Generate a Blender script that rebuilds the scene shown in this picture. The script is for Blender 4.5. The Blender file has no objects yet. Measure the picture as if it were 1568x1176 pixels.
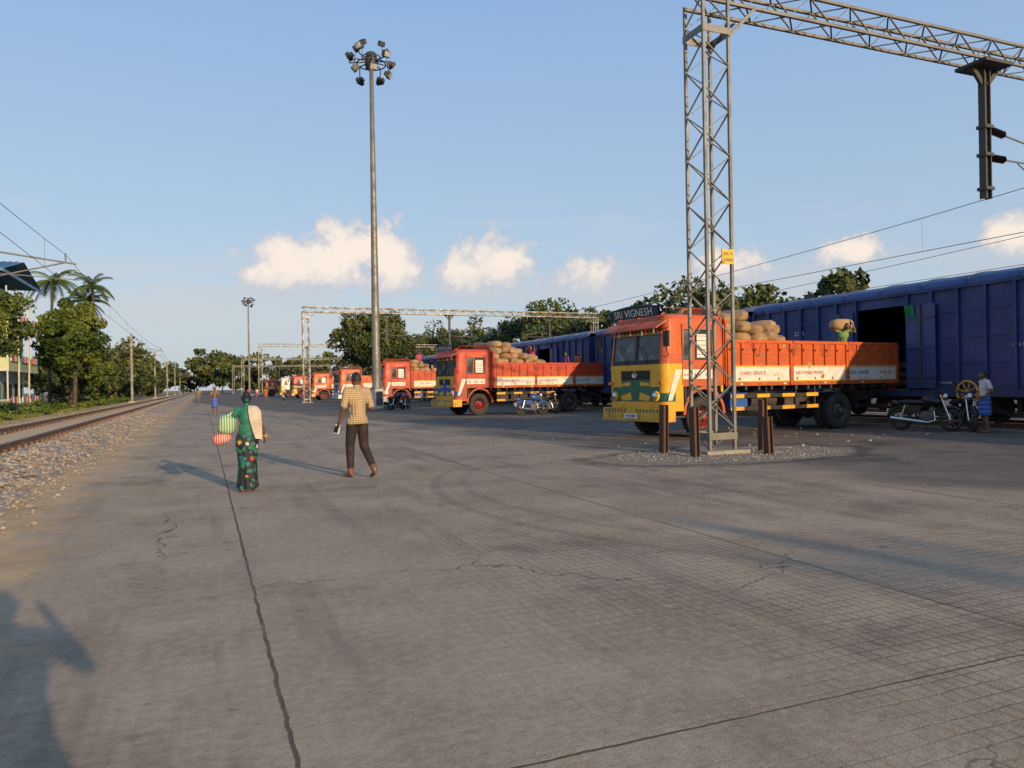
import bpy, bmesh, math, random
import numpy as np
from mathutils import Vector, Matrix
R=random.Random(7)
sc=bpy.context.scene
SUN_EL=13.0; SUN_AZ=167.2
# ---------------------------------------------------------------- node helpers
class NT:
    def __init__(s,tree): s.t=tree; s.n=tree.nodes; s.l=tree.links
    def new(s,typ,**kw):
        n=s.n.new(typ)
        for k,v in kw.items(): setattr(n,k,v)
        return n
    def setin(s,sock,v):
        if isinstance(v,bpy.types.NodeSocket): s.l.new(v,sock)
        else:
            if isinstance(v,(tuple,list)) and len(v)==3 and sock.type=='RGBA': v=(*v,1)
            sock.default_value=v
    def m(s,op,a,b=None,c=None,clamp=False):
        n=s.new('ShaderNodeMath',operation=op,use_clamp=clamp)
        s.setin(n.inputs[0],a)
        if b is not None: s.setin(n.inputs[1],b)
        if c is not None: s.setin(n.inputs[2],c)
        return n.outputs[0]
    def mix(s,f,a,b,bt='MIX'):
        n=s.new('ShaderNodeMixRGB',blend_type=bt)
        s.setin(n.inputs[0],f); s.setin(n.inputs[1],a); s.setin(n.inputs[2],b)
        return n.outputs[0]
    def noise(s,vec,scale,detail=4,rough=.55,dist=0):
        n=s.new('ShaderNodeTexNoise')
        if vec is not None: s.l.new(vec,n.inputs['Vector'])
        n.inputs['Scale'].default_value=scale; n.inputs['Detail'].default_value=min(detail,5)
        n.inputs['Roughness'].default_value=rough; n.inputs['Distortion'].default_value=dist
        return n.outputs[0]
    def mr(s,v,a,b,c=0.,d=1.,smooth=True):
        n=s.new('ShaderNodeMapRange',interpolation_type='SMOOTHSTEP' if smooth else 'LINEAR')
        s.setin(n.inputs[0],v)
        for i,x in enumerate((a,b,c,d)): s.setin(n.inputs[i+1],x)
        return n.outputs[0]
    def sep(s,vec):
        n=s.new('ShaderNodeSeparateXYZ'); s.l.new(vec,n.inputs[0]); return n.outputs
    def comb(s,x,y,z):
        n=s.new('ShaderNodeCombineXYZ')
        for i,v in enumerate((x,y,z)): s.setin(n.inputs[i],v)
        return n.outputs[0]
    def bump(s,h,strength,dist):
        n=s.new('ShaderNodeBump'); s.l.new(h,n.inputs['Height'])
        n.inputs['Strength'].default_value=strength; n.inputs['Distance'].default_value=dist
        return n.outputs[0]
def newmat(name):
    m=bpy.data.materials.new(name); m.use_nodes=True
    t=NT(m.node_tree); b=m.node_tree.nodes['Principled BSDF']
    return m,t,b
def mat(name,c1,c2=None,scale=3.,rough=.6,metal=0.,bump=0.,bscale=30.,dirt=0.,dcol=(.10,.075,.05),spec=.5,grad=None):
    m,t,b=newmat(name)
    co=t.new('ShaderNodeTexCoord').outputs['Object']
    if c2 is None: c2=tuple(x*.78 for x in c1)
    n1=t.noise(co,scale,4,.65)
    f=t.mr(n1,.3,.7)
    col=t.mix(f,c1,c2)
    if dirt>0:
        n2=t.noise(co,scale*1.7,5,.7)
        d=t.mr(n2,.62-dirt*.35,.85-dirt*.2)
        if grad:
            z=t.sep(co)[2]
            d=t.m('ADD',t.m('MULTIPLY',d,.6),t.m('MULTIPLY',t.mr(z,grad[0],grad[1],.8,0.),t.mr(n2,.3,.7)),clamp=True)
        col=t.mix(d,col,dcol)
    t.l.new(col,b.inputs['Base Color'])
    t.l.new(t.mr(n1,.3,.7,max(0.02,rough-.1),min(1,rough+.12)),b.inputs['Roughness'])
    b.inputs['Metallic'].default_value=metal
    b.inputs['Specular IOR Level'].default_value=spec
    if bump>0:
        t.l.new(t.bump(t.noise(co,bscale,3,.65),bump,.02),b.inputs['Normal'])
    return m
def leafmat(name,c):
    m,t,b=newmat(name)
    g=t.new('ShaderNodeNewGeometry')
    co=g.outputs['Position']
    f=t.mr(t.noise(co,1.4,3,.7),.35,.65)
    col=t.mix(f,tuple(x*.6 for x in c),(c[0]*1.2,c[1]*1.12,c[2]*.9))
    t.l.new(col,b.inputs['Base Color'])
    b.inputs['Roughness'].default_value=.6; b.inputs['Specular IOR Level'].default_value=.25
    return m
# ---------------------------------------------------------------- mesh builder
class MB:
    def __init__(s): s.v=[];s.f=[];s.m=[];s.s=[];s.mats=[]
    def mi(s,mt):
        if mt not in s.mats: s.mats.append(mt)
        return s.mats.index(mt)
    def add(s,vs,fs,mt,smooth=False):
        b=len(s.v); s.v.extend([tuple(v) for v in vs]); k=s.mi(mt)
        for f in fs:
            s.f.append(tuple(i+b for i in f)); s.m.append(k); s.s.append(smooth)
    def box(s,lo,hi,mt,M=None):
        x0,y0,z0=lo;x1,y1,z1=hi
        vs=[(x0,y0,z0),(x1,y0,z0),(x1,y1,z0),(x0,y1,z0),(x0,y0,z1),(x1,y0,z1),(x1,y1,z1),(x0,y1,z1)]
        if M is not None: vs=[M@Vector(v) for v in vs]
        s.add(vs,[(3,2,1,0),(4,5,6,7),(0,1,5,4),(1,2,6,5),(2,3,7,6),(3,0,4,7)],mt)
    def cbox(s,c,d,mt,M=None):
        s.box((-d[0]/2,-d[1]/2,-d[2]/2),(d[0]/2,d[1]/2,d[2]/2),mt,Matrix.Translation(c)@(M if M is not None else Matrix()))
    def frame(s,p0,p1):
        a=Vector(p0);b=Vector(p1);d=(b-a)
        if d.length<1e-9: d=Vector((0,0,1e-6))
        d.normalize()
        up=Vector((0,0,1)) if abs(d.z)<.95 else Vector((0,1,0))
        x=d.cross(up).normalized(); y=x.cross(d).normalized()
        return a,b,x,y,d
    def cyl(s,p0,p1,r0,r1,mt,n=10,caps=True,smooth=True):
        a,b,x,y,d=s.frame(p0,p1); vs=[]
        for c,r in ((a,r0),(b,r1)):
            for i in range(n):
                t=2*math.pi*i/n; vs.append(c+x*(r*math.cos(t))+y*(r*math.sin(t)))
        fs=[(i,(i+1)%n,n+(i+1)%n,n+i) for i in range(n)]
        s.add(vs,fs,mt,smooth)
        if caps: s.add(vs,[tuple(range(n))[::-1],tuple(range(n,2*n))],mt,False)
    def tube(s,pts,r,mt,n=6):
        rs=r if isinstance(r,(list,tuple)) else [r]*len(pts)
        for i in range(len(pts)-1): s.cyl(pts[i],pts[i+1],rs[i],rs[i+1],mt,n,i in(0,len(pts)-2))
    def bar(s,p0,p1,w,h,mt):
        a,b,x,y,d=s.frame(p0,p1); vs=[]
        for c in (a,b):
            for sx,sy in ((-1,-1),(1,-1),(1,1),(-1,1)): vs.append(c+x*(sx*w/2)+y*(sy*h/2))
        s.add(vs,[(3,2,1,0),(4,5,6,7),(0,1,5,4),(1,2,6,5),(2,3,7,6),(3,0,4,7)],mt)
    def lathe(s,prof,c,axis,mt,n=20,smooth=True):
        ax={'x':(Vector((0,1,0)),Vector((0,0,1)),Vector((1,0,0))),'y':(Vector((0,0,1)),Vector((1,0,0)),Vector((0,1,0))),'z':(Vector((1,0,0)),Vector((0,1,0)),Vector((0,0,1)))}[axis]
        c=Vector(c); vs=[]
        for r,h in prof:
            for i in range(n):
                t=2*math.pi*i/n; vs.append(c+ax[0]*(r*math.cos(t))+ax[1]*(r*math.sin(t))+ax[2]*h)
        fs=[]
        for k in range(len(prof)-1):
            for i in range(n):
                fs.append((k*n+i,k*n+(i+1)%n,(k+1)*n+(i+1)%n,(k+1)*n+i))
        s.add(vs,fs,mt,smooth)
    def sph(s,c,r,mt,nu=12,nv=8,M=None,e=1.0,jit=0,rg=None):
        if not isinstance(r,(tuple,list)): r=(r,r,r)
        vs=[];c=Vector(c)
        pw=lambda q:math.copysign(abs(q)**e,q)
        for j in range(nv+1):
            ph=-math.pi/2+math.pi*j/nv
            for i in range(nu):
                t=2*math.pi*i/nu
                p=Vector((r[0]*pw(math.cos(ph))*pw(math.cos(t)),r[1]*pw(math.cos(ph))*pw(math.sin(t)),r[2]*pw(math.sin(ph))))
                if jit and 0<j<nv: p*=1+rg.uniform(-jit,jit)
                if M is not None: p=M@p
                vs.append(c+p)
        fs=[]
        for j in range(nv):
            for i in range(nu):
                fs.append((j*nu+i,j*nu+(i+1)%nu,(j+1)*nu+(i+1)%nu,(j+1)*nu+i))
        s.add(vs,fs,mt,True)
    def text(s,body,size,M,mt,ext=.002,align='CENTER'):
        cu=bpy.data.curves.new('t','FONT'); cu.body=body; cu.size=size; cu.extrude=ext; cu.align_x=align; cu.resolution_u=2
        o=bpy.data.objects.new('t',cu); sc.collection.objects.link(o)
        bpy.context.view_layer.update()
        me=bpy.data.meshes.new_from_object(o.evaluated_get(bpy.context.evaluated_depsgraph_get()))
        s.add([M@v.co for v in me.vertices],[tuple(p.vertices) for p in me.polygons],mt)
        bpy.data.objects.remove(o); bpy.data.curves.remove(cu); bpy.data.meshes.remove(me)
    def obj(s,name,loc=(0,0,0),rz=0,parent=None,bevel=0):
        me=bpy.data.meshes.new(name)
        me.from_pydata(s.v,[],s.f)
        for mt in s.mats: me.materials.append(mt)
        me.polygons.foreach_set('material_index',s.m)
        me.polygons.foreach_set('use_smooth',s.s)
        me.update()
        o=bpy.data.objects.new(name,me); sc.collection.objects.link(o)
        o.location=loc; o.rotation_euler=(0,0,rz)
        if parent: o.parent=parent
        if bevel:
            b=o.modifiers.new('Bevel','BEVEL'); b.width=bevel; b.segments=1; b.limit_method='ANGLE'; b.angle_limit=math.radians(50)
        return o
def rotm(ax,deg): return Matrix.Rotation(math.radians(deg),4,ax)
# ---------------------------------------------------------------- materials
ORANGE=mat('truck_orange_paint',(.62,.115,.022),(.46,.080,.02),2,.5,dirt=.3,dcol=(.22,.09,.04),grad=(1.2,2.2))
RED=mat('truck_red_paint',(.56,.070,.022),(.42,.05,.02),2,.5,dirt=.3,dcol=(.20,.08,.04),grad=(1.2,2.2))
YELLOW=mat('truck_yellow_paint',(.80,.42,.018),(.68,.34,.018),2,.42,dirt=.25,dcol=(.2,.12,.05),grad=(.4,1.2))
GREEN=mat('truck_green_paint',(.012,.12,.075),(.01,.09,.06),2,.4,dirt=.2,grad=(.4,1.3))
WHITE=mat('white_paint',(.74,.71,.63),(.60,.56,.48),3,.5,dirt=.3,dcol=(.36,.27,.19))
BLUEP=mat('blue_paint',(.02,.10,.36),None,3,.5,dirt=.2)
BLACK=mat('black_metal',(.012,.012,.013),(.03,.027,.024),6,.6,dirt=.2)
CHASSIS=mat('chassis_metal',(.035,.028,.024),(.06,.045,.035),6,.75,dirt=.4)
TYRE=mat('tyre_rubber',(.022,.021,.021),(.05,.045,.04),8,.85,bump=.3,bscale=40,dirt=.35)
HUBR=mat('hub_red',(.35,.025,.02),(.2,.03,.02),6,.5,dirt=.4)
HUBG=mat('hub_grey',(.13,.11,.09),(.07,.06,.05),6,.7,dirt=.3)
CHROME=mat('lamp_chrome',(.7,.7,.7),None,5,.2,metal=.9)
LAMP=mat('amber_lens',(.7,.2,.02),None,5,.25)
REDL=mat('red_lens',(.5,.02,.02),None,5,.25)
SACK=mat('jute_sack',(.46,.29,.14),(.33,.205,.10),5,.9,bump=.6,bscale=60,dirt=.1)
SACK2=mat('jute_sack_dark',(.36,.23,.115),(.26,.16,.08),5,.9,bump=.6,bscale=60)
WOOD=mat('bed_wood',(.16,.09,.05),(.09,.05,.03),5,.8)
def glassmat(name,c,r=.06):
    m,t,b=newmat(name)
    co=t.new('ShaderNodeTexCoord').outputs['Object']
    n=t.noise(co,2.4,4)
    t.l.new(t.mr(n,.3,.8,r,r+.18),b.inputs['Roughness'])
    t.l.new(t.mix(t.mr(n,.45,.75),c,tuple(min(1,x*3+.03) for x in c)),b.inputs['Base Color'])
    return m
GLASS=glassmat('windscreen_glass',(.045,.055,.06))
DARK=mat('near_black',(.008,.008,.009),None,3,.9)  # near-black, also used as painted shade in rim holes and bed gaps
STEEL=mat('galvanised_steel',(.22,.215,.19),(.14,.13,.11),2,.5,metal=.3,dirt=.25,dcol=(.14,.095,.06))
STEELD=mat('dark_steel',(.05,.05,.05),(.08,.07,.06),4,.6,metal=.3)
RUST=mat('rusty_steel',(.065,.032,.02),(.11,.055,.03),6,.85,bump=.4)
WAGON=mat('wagon_blue',(.018,.048,.18),(.012,.031,.12),.7,.5,dirt=.3,dcol=(.045,.045,.07),grad=(1.0,1.9))
WAGOND=mat('wagon_blue_roof',(.022,.052,.18),(.028,.058,.15),.6,.45,dirt=.3,dcol=(.06,.06,.08))
WAGFR=mat('wagon_underframe',(.03,.024,.02),(.05,.035,.025),3,.85,dirt=.3)
INSUL=mat('insulator_brown',(.05,.02,.015),None,5,.2)
CONC=mat('concrete',(.34,.30,.24),(.25,.215,.17),3,.85,bump=.3)
SKIN=mat('skin_brown',(.17,.08,.043),(.125,.057,.03),8,.5)
HAIR=mat('black_hair',(.008,.007,.007),(.015,.012,.01),20,.5,bump=.5,bscale=80)
# ---------------------------------------------------------------- world
w=bpy.data.worlds.new('World'); sc.world=w; w.use_nodes=True
t=NT(w.node_tree); bg=w.node_tree.nodes['Background']
sky=t.new('ShaderNodeTexSky'); sky.sky_type='NISHITA'; sky.sun_disc=False
sky.sun_elevation=math.radians(SUN_EL); sky.sun_rotation=math.radians(SUN_AZ); sky.altitude=0; sky.air_density=1.0; sky.dust_density=1.2; sky.ozone_density=1.6
d=t.new('ShaderNodeTexCoord').outputs['Generated']
vx,vy,vz=t.sep(d)
az=t.m('MULTIPLY',t.m('ARCTAN2',vx,vy),57.2958); el=t.m('MULTIPLY',t.m('ARCSINE',vz),57.2958)
CL=[(7.4,8.9,5.0,2.3),(10.9,9.9,3.9,2.9),(4.6,7.9,3.0,1.5),(13.2,9.0,2.8,2.7),(21.2,9.0,3.8,2.6),(18.8,8.2,3.0,1.9),(28.0,7.9,2.8,1.9),(38.6,8.2,2.9,1.9),
    (46.6,8.7,2.5,1.25),(56.0,9.0,2.2,1.6)]
val=None
for a,e,ra,re in CL:
    vd=t.new('ShaderNodeVectorMath',operation='LENGTH')
    t.l.new(t.comb(t.m('MULTIPLY_ADD',az,1/ra,-a/ra),t.m('MULTIPLY_ADD',el,1/re,-e/re),0.),vd.inputs[0])
    v=vd.outputs['Value']
    val=v if val is None else t.m('MINIMUM',val,v)
val=t.m('SUBTRACT',1.,val)
nz=t.noise(d,24,5,.62)
nzs=t.noise(d,75,5,.62)
nn=t.m('ADD',t.m('MULTIPLY',t.m('SUBTRACT',nz,.5),1.9),t.m('MULTIPLY',t.m('SUBTRACT',nzs,.5),.9))
cv=t.m('ADD',val,nn)
cm=t.mr(cv,-.08,.24)
hz=t.noise(t.comb(t.m('MULTIPLY',vx,3.),t.m('MULTIPLY',vy,3.),t.m('MULTIPLY',vz,26.)),1.6,5,.6)
low=t.m('MULTIPLY',t.mr(hz,.38,.60),t.m('MULTIPLY',t.mr(el,3.,5.5),t.mr(el,7.,10.5,1.,0.)))
st=t.m('MULTIPLY',t.mr(hz,.50,.72),t.m('MULTIPLY',t.mr(el,9.,11.),t.mr(el,12.,15.,1.,0.)))
skyc=sky.outputs[0]
base=t.mix(t.mr(el,2.,33.,0.,1.,smooth=False),(3.5,4.25,4.95),(1.7,3.05,5.4))
skyc=t.mix(.80,skyc,base)
haze=t.mr(el,0.,9.,.65,0.)
skyc=t.mix(haze,skyc,(3.7,3.95,4.0))
skyc=t.mix(t.m('MULTIPLY',low,.5),skyc,(4.1,4.1,4.25))
skyc=t.mix(t.m('MULTIPLY',st,.25),skyc,(4.3,4.35,4.6))
ccol=t.mix(t.m('MULTIPLY',t.mr(cv,.0,.75),t.mr(t.m('ADD',el,t.m('MULTIPLY',nn,1.6)),6.6,9.0)),(3.8,4.0,4.45),(6.6,5.75,5.0))
skyc=t.mix(t.m('MULTIPLY',cm,t.mr(el,5.6,7.6,.25,.95)),skyc,ccol)
t.l.new(skyc,bg.inputs[0]); bg.inputs[1].default_value=.15
try: w.cycles.sampling_method='NONE'
except Exception as ex: print(ex)
sd=Vector((math.sin(math.radians(SUN_AZ))*math.cos(math.radians(SUN_EL)),math.cos(math.radians(SUN_AZ))*math.cos(math.radians(SUN_EL)),math.sin(math.radians(SUN_EL))))
L=bpy.data.lights.new('sun','SUN'); L.energy=4.8; L.angle=math.radians(.55); L.color=(1,.74,.44)
lo=bpy.data.objects.new('sun',L); sc.collection.objects.link(lo); lo.rotation_euler=sd.to_track_quat('Z','Y').to_euler(); lo.location=(0,-20,20)
# ---------------------------------------------------------------- camera
cam=bpy.data.cameras.new('camera'); co=bpy.data.objects.new('camera',cam); sc.collection.objects.link(co)
cam.sensor_width=36; cam.lens=1160/1568*36; cam.shift_y=.00096; cam.clip_start=.05; cam.clip_end=6000
co.matrix_world=Matrix.Translation((0,0,1.47))@rotm('Z',-22.2)@rotm('X',90)@Matrix.Rotation(-.0165,4,'Z')
sc.camera=co
sc.view_settings.view_transform='Standard'
# ---------------------------------------------------------------- ground
m,t,b=newmat('ground')
P=t.new('ShaderNodeNewGeometry').outputs['Position']
x,y,z=t.sep(P)
nl=t.noise(P,.2,3,.6); nm=t.noise(P,.9,5,.7); nf=t.noise(P,14,4,.7); nff=t.noise(P,90,2,.6); ns=t.noise(P,.5,5,.72)
conc=t.mix(t.mr(nm,.32,.68),(.245,.168,.105),(.40,.295,.20))
conc=t.mix(t.mr(nl,.35,.65,0,.7),conc,(.34,.25,.17))
conc=t.mix(t.m('MULTIPLY',t.mr(nf,.35,.7),.4),conc,(.50,.39,.28))
conc=t.mix(t.mr(nf,.36,.28,0,.4),conc,(.15,.105,.07))
conc=t.mix(t.mr(nff,.58,.72,0,.6),conc,(.12,.085,.058))
conc=t.mix(t.m('MULTIPLY',t.mr(ns,.53,.68),.62),conc,(.15,.11,.078))
# faint worn streaks along the traffic direction
sv=t.comb(t.m('MULTIPLY',x,1.6),t.m('MULTIPLY',y,.16),0.)
conc=t.mix(t.mr(t.noise(sv,1.0,4,.65),.50,.66,0,.35),conc,(.13,.10,.075))
bl=t.noise(P,2.1,4,.6)
conc=t.mix(t.mr(bl,.67,.74,0,.75),conc,(.065,.052,.042))
wob=t.m('MULTIPLY',t.m('SUBTRACT',t.noise(P,3,5,.7),.5),.05)
xw=t.m('ADD',x,wob); yw=t.m('ADD',y,wob)
def line(c,off,pitch,wd):
    q=t.m('MULTIPLY_ADD',c,1/pitch,.5-off/pitch)
    fr=t.m('MULTIPLY',t.m('ABSOLUTE',t.m('SUBTRACT',t.m('FRACT',q),.5)),pitch)
    return t.mr(fr,wd*.5,wd,1.,0.,smooth=False)
jx=line(xw,.32,4.13,.013); jy=t.m('MULTIPLY',line(yw,2.7,9.2,.011),t.mr(x,.3,.34))
j=t.m('MAXIMUM',jx,jy)
j=t.m('MULTIPLY',j,t.mr(nm,.3,.55,.35,1.))
vo=t.new('ShaderNodeTexVoronoi',feature='DISTANCE_TO_EDGE'); vo.inputs['Scale'].default_value=.28
dv=t.new('ShaderNodeVectorMath',operation='ADD'); t.l.new(P,dv.inputs[0])
nzv=t.new('ShaderNodeTexNoise'); t.l.new(P,nzv.inputs['Vector']); nzv.inputs['Scale'].default_value=1.6; nzv.inputs['Detail'].default_value=4
t.l.new(nzv.outputs[1],dv.inputs[1]); t.l.new(dv.outputs[0],vo.inputs['Vector'])
crk=t.m('MULTIPLY',t.mr(vo.outputs[0],.0015,.0042,1.,0.),t.mr(nl,.46,.54))
lines=t.m('MAXIMUM',j,t.m('MULTIPLY',crk,.85))
grid=t.m('MAXIMUM',line(xw,0,.075,.0085),line(yw,0,.11,.010))
gm=t.m('MULTIPLY',t.mr(x,.3,4.0,.08,1.),t.mr(ns,.34,.56))
grid=t.m('MULTIPLY',grid,gm)
conc=t.mix(t.m('MULTIPLY',grid,.5),conc,(.10,.075,.055))
conc=t.mix(t.m('MULTIPLY',lines,.8),conc,(.045,.036,.028))
def ring(cx,cy,r,wd,s):
    vd=t.new('ShaderNodeVectorMath',operation='LENGTH'); t.l.new(t.comb(t.m('SUBTRACT',x,cx),t.m('SUBTRACT',y,cy),0.),vd.inputs[0])
    return t.mr(t.m('ABSOLUTE',t.m('SUBTRACT',vd.outputs['Value'],r)),wd*.4,wd,s,0.)
ar=t.m('MAXIMUM',ring(9.5,9.0,6.6,.10,.4),ring(9.5,9.2,6.1,.09,.35))
ar=t.m('MULTIPLY',t.m('MULTIPLY',ar,t.mr(x,3.,6.5,1.,0.)),t.mr(nf,.35,.6))
conc=t.mix(ar,conc,(.09,.07,.055))
asp=t.mix(t.mr(nm,.3,.7),(.11,.088,.068),(.185,.148,.115))
asp=t.mix(t.mr(nf,.5,.8,0,.4),asp,(.25,.205,.16))
asp=t.mix(t.mr(ns,.54,.66,0,.7),asp,(.055,.045,.036))
ezn=t.m('MULTIPLY_ADD',t.m('SUBTRACT',nl,.5),5.,t.m('MULTIPLY_ADD',t.m('SUBTRACT',nm,.5),1.5,x))
zt=t.mr(t.m('MULTIPLY_ADD',y,.12,ezn),9.8,11.4)
col=t.mix(zt,conc,asp)
vd=t.new('ShaderNodeVectorMath',operation='LENGTH'); t.l.new(t.comb(t.m('MULTIPLY_ADD',x,1/3.1,-9.9/3.1),t.m('MULTIPLY_ADD',y,1/1.6,-12.5/1.6),0.),vd.inputs[0])
pd=t.m('MULTIPLY_ADD',t.m('SUBTRACT',nm,.5),.9,vd.outputs['Value'])
pm=t.mr(pd,.85,1.,1.,0.)
col=t.mix(pm,col,t.mix(t.mr(nf,.35,.7),(.16,.13,.095),(.35,.28,.21)))
rimm=t.m('MULTIPLY',t.mr(pd,.92,1.0),t.mr(pd,1.02,1.25,1.,0.))
col=t.mix(t.m('MULTIPLY',rimm,.65),col,(.05,.042,.034))
el_=t.m('MULTIPLY_ADD',t.m('SUBTRACT',nm,.5),3.2,x)
zd=t.mr(el_,-1.9,-1.0,1.,0.)
dirt=t.mix(t.mr(ns,.3,.7),(.60,.39,.20),(.38,.25,.135))
dirt=t.mix(t.mr(nf,.5,.75,0,.6),dirt,(.21,.15,.10))
col=t.mix(zd,col,dirt)
zg=t.mr(t.m('MULTIPLY_ADD',t.m('SUBTRACT',nl,.5),3.,x),-10.8,-9.2,1.,0.)
col=t.mix(t.m('MULTIPLY',zg,t.mr(ns,.40,.6,.2,1.)),col,(.075,.095,.03))
col=t.mix(t.mr(x,48.,56.),col,(.06,.075,.03))
t.l.new(col,b.inputs['Base Color'])
b.inputs['Roughness'].default_value=.88; b.inputs['Specular IOR Level'].default_value=.2
h=t.m('MULTIPLY_ADD',nf,.55,t.m('MULTIPLY',nff,.3))
h=t.m('SUBTRACT',h,t.m('MULTIPLY',grid,.3))
h=t.m('SUBTRACT',h,t.m('MULTIPLY',j,.8))
t.l.new(t.bump(h,.6,.013),b.inputs['Normal'])
GROUND=m
g=MB(); g.add([(-1500,-1500,0),(1500,-1500,0),(1500,3000,0),(-1500,3000,0)],[(0,1,2,3)],GROUND); g.obj('ground')
# ---------------------------------------------------------------- left railway track
m,t,b=newmat('ballast')
P=t.new('ShaderNodeNewGeometry').outputs['Position']; x,y,z=t.sep(P)
vo=t.new('ShaderNodeTexVoronoi'); t.l.new(P,vo.inputs['Vector']); vo.inputs['Scale'].default_value=16
cr=t.sep(vo.outputs['Color'])[0]
c=t.mix(cr,(.15,.115,.085),(.45,.36,.265))
nb=t.noise(P,1.2,5,.65)
sand=t.mr(t.m('MULTIPLY_ADD',t.m('SUBTRACT',nb,.5),1.2,t.m('ABSOLUTE',t.m('ADD',x,4.75))),.66,.84,1.,0.)
sand=t.m('MAXIMUM',t.m('MULTIPLY',sand,.95),t.mr(nb,.50,.60,0,.85))
sand=t.m('MAXIMUM',sand,t.mr(x,-6.2,-5.9,.9,0.))
c=t.mix(sand,c,t.mix(t.noise(P,3,3,.6),(.68,.44,.23),(.42,.27,.145)))
t.l.new(c,b.inputs['Base Color']); b.inputs['Roughness'].default_value=.9
t.l.new(t.bump(vo.outputs['Distance'],.6,.04),b.inputs['Normal'])
BALL=m
tr=MB()
prof=[(-8.6,-.02),(-7.6,.12),(-6.3,.22),(-5.65,.24),(-3.85,.24),(-3.3,.23),(-2.8,.12),(-2.3,-.02)]
ys=[-60+i*3 for i in range(21)]+[3+i*.5 for i in range(90)]+[50+i*10 for i in range(60)]
vs=[];rg=random.Random(3)
ys=sorted(set(ys))
for yy in ys:
    for i,(px,pz) in enumerate(prof):
        vs.append((px+rg.uniform(-.12,.12)*(1 if i not in(3,4) else 0),yy,pz+(rg.uniform(-.04,.04) if 0<i<7 and i not in (3,4) else 0)))
n=len(prof)
tr.add(vs,[(k*n+i,k*n+i+1,(k+1)*n+i+1,(k+1)*n+i) for k in range(len(ys)-1) for i in range(n-1)],BALL,True)
RAILT=mat('rail_steel',(.17,.095,.055),(.11,.06,.035),3,.7,metal=.0)
RAILH=mat('rail_head',(.45,.42,.38),(.35,.32,.29),3,.3,metal=.8)
SLP=mat('sleeper_concrete',(.30,.25,.19),(.21,.17,.13),3,.9)
def rails(mb,xc,zb,y0,y1):
    for sx in(-1,1):
        X=xc+sx*.87
        mb.box((X-.07,y0,zb),(X+.07,y1,zb+.03),RAILT); mb.box((X-.012,y0,zb+.03),(X+.012,y1,zb+.12),RAILT); mb.box((X-.036,y0,zb+.12),(X+.036,y1,zb+.16),RAILT); mb.box((X-.034,y0,zb+.16),(X+.034,y1,zb+.166),RAILH)
rails(tr,-4.75,.26,-60,640)
yy=-5
while yy<110:
    tr.box((-6.1,yy-.12,.13),(-3.4,yy+.12,.236),SLP)
    for sx in (-1,1):
        for dx in(-.1,.1): tr.box((-4.75+sx*.87+dx-.04,yy-.05,.236),(-4.75+sx*.87+dx+.04,yy+.05,.31),RAILT)
    yy+=.65
tr.obj('railway_track')
STN=mat('stone_grey',(.42,.345,.265),(.23,.19,.145),1.5,.9); STN2=mat('stone_brown',(.32,.22,.14),(.18,.125,.085),1.5,.9)
sb=MB(); rg=random.Random(11)
def stone(mb,x,y,z,s,mt):
    o=[(1,0,0),(0,1,0),(-1,0,0),(0,-1,0),(0,0,.8),(0,0,-.6)]
    a=rg.uniform(0,6.28);ca,sa=math.cos(a),math.sin(a); vs=[]
    for q in o:
        k=s*rg.uniform(.6,1.2); vs.append((x+(q[0]*ca-q[1]*sa)*k+rg.uniform(-.2,.2)*s,y+(q[0]*sa+q[1]*ca)*k+rg.uniform(-.2,.2)*s,z+q[2]*k))
    mb.add(vs,[(0,1,4),(1,2,4),(2,3,4),(3,0,4),(1,0,5),(2,1,5),(3,2,5),(0,3,5)],mt)
def bz(x):
    for i in range(len(prof)-1):
        if prof[i][0]<=x<=prof[i+1][0]:
            k=(x-prof[i][0])/(prof[i+1][0]-prof[i][0]); return max(0,prof[i][1]*(1-k)+prof[i+1][1]*k)
    return 0
for i in range(7000):
    yy=4+46*rg.random()**1.5
    xx=rg.gauss(-2.95,.42) if rg.random()<.85 else rg.uniform(-7,-1.9)
    if abs(xx+4.75)<1.0 and rg.random()<.9: continue
    if xx>-1.75: continue
    stone(sb,xx,yy,bz(xx)+.01,rg.uniform(.016,.048),STN if rg.random()<.65 else STN2)
for i in range(260):
    stone(sb,rg.gauss(-1.7,.4),4+30*rg.random(),.006,rg.uniform(.008,.024),STN2)
sb.obj('ballast_stones')
sb=MB()
for i in range(900):
    a=rg.uniform(0,6.28);r=rg.random()**.6
    stone(sb,9.9+math.cos(a)*r*2.6,12.6+math.sin(a)*r*1.4,.004,rg.uniform(.008,.028),STN)
LIT=mat('litter_white',(.6,.58,.52),None,5,.8)
for i in range(80):
    X=rg.uniform(8,19);Y=rg.uniform(13,20)
    stone(sb,X,Y,.02,rg.uniform(.015,.05),LIT if i%3==0 else STN2)
sb.obj('gravel_patch')
# ---------------------------------------------------------------- portals
def lattice(mb,p0,p1,wx,wy,pitch,mt,ch=.07,br=.035,axis='z'):
    p0=Vector(p0);p1=Vector(p1);L=(p1-p0).length;n=max(1,round(L/pitch)); d=(p1-p0)/n
    if axis=='z': U=Vector((1,0,0));V=Vector((0,1,0))
    else: U=Vector((0,1,0));V=Vector((0,0,1))
    cs=[(-1,-1),(1,-1),(1,1),(-1,1)]
    for a,c in cs:
        o=U*(a*wx/2)+V*(c*wy/2); mb.bar(p0+o,p1+o,ch,ch,mt)
    for k in range(n):
        for j in range(4):
            a=cs[j];c=cs[(j+1)%4]
            if (k+j)%2: a,c=c,a
            A=p0+d*k+U*(a[0]*wx/2)+V*(a[1]*wy/2); B=p0+d*(k+1)+U*(c[0]*wx/2)+V*(c[1]*wy/2)
            mb.bar(A,B,br,br*.5,mt)
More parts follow.
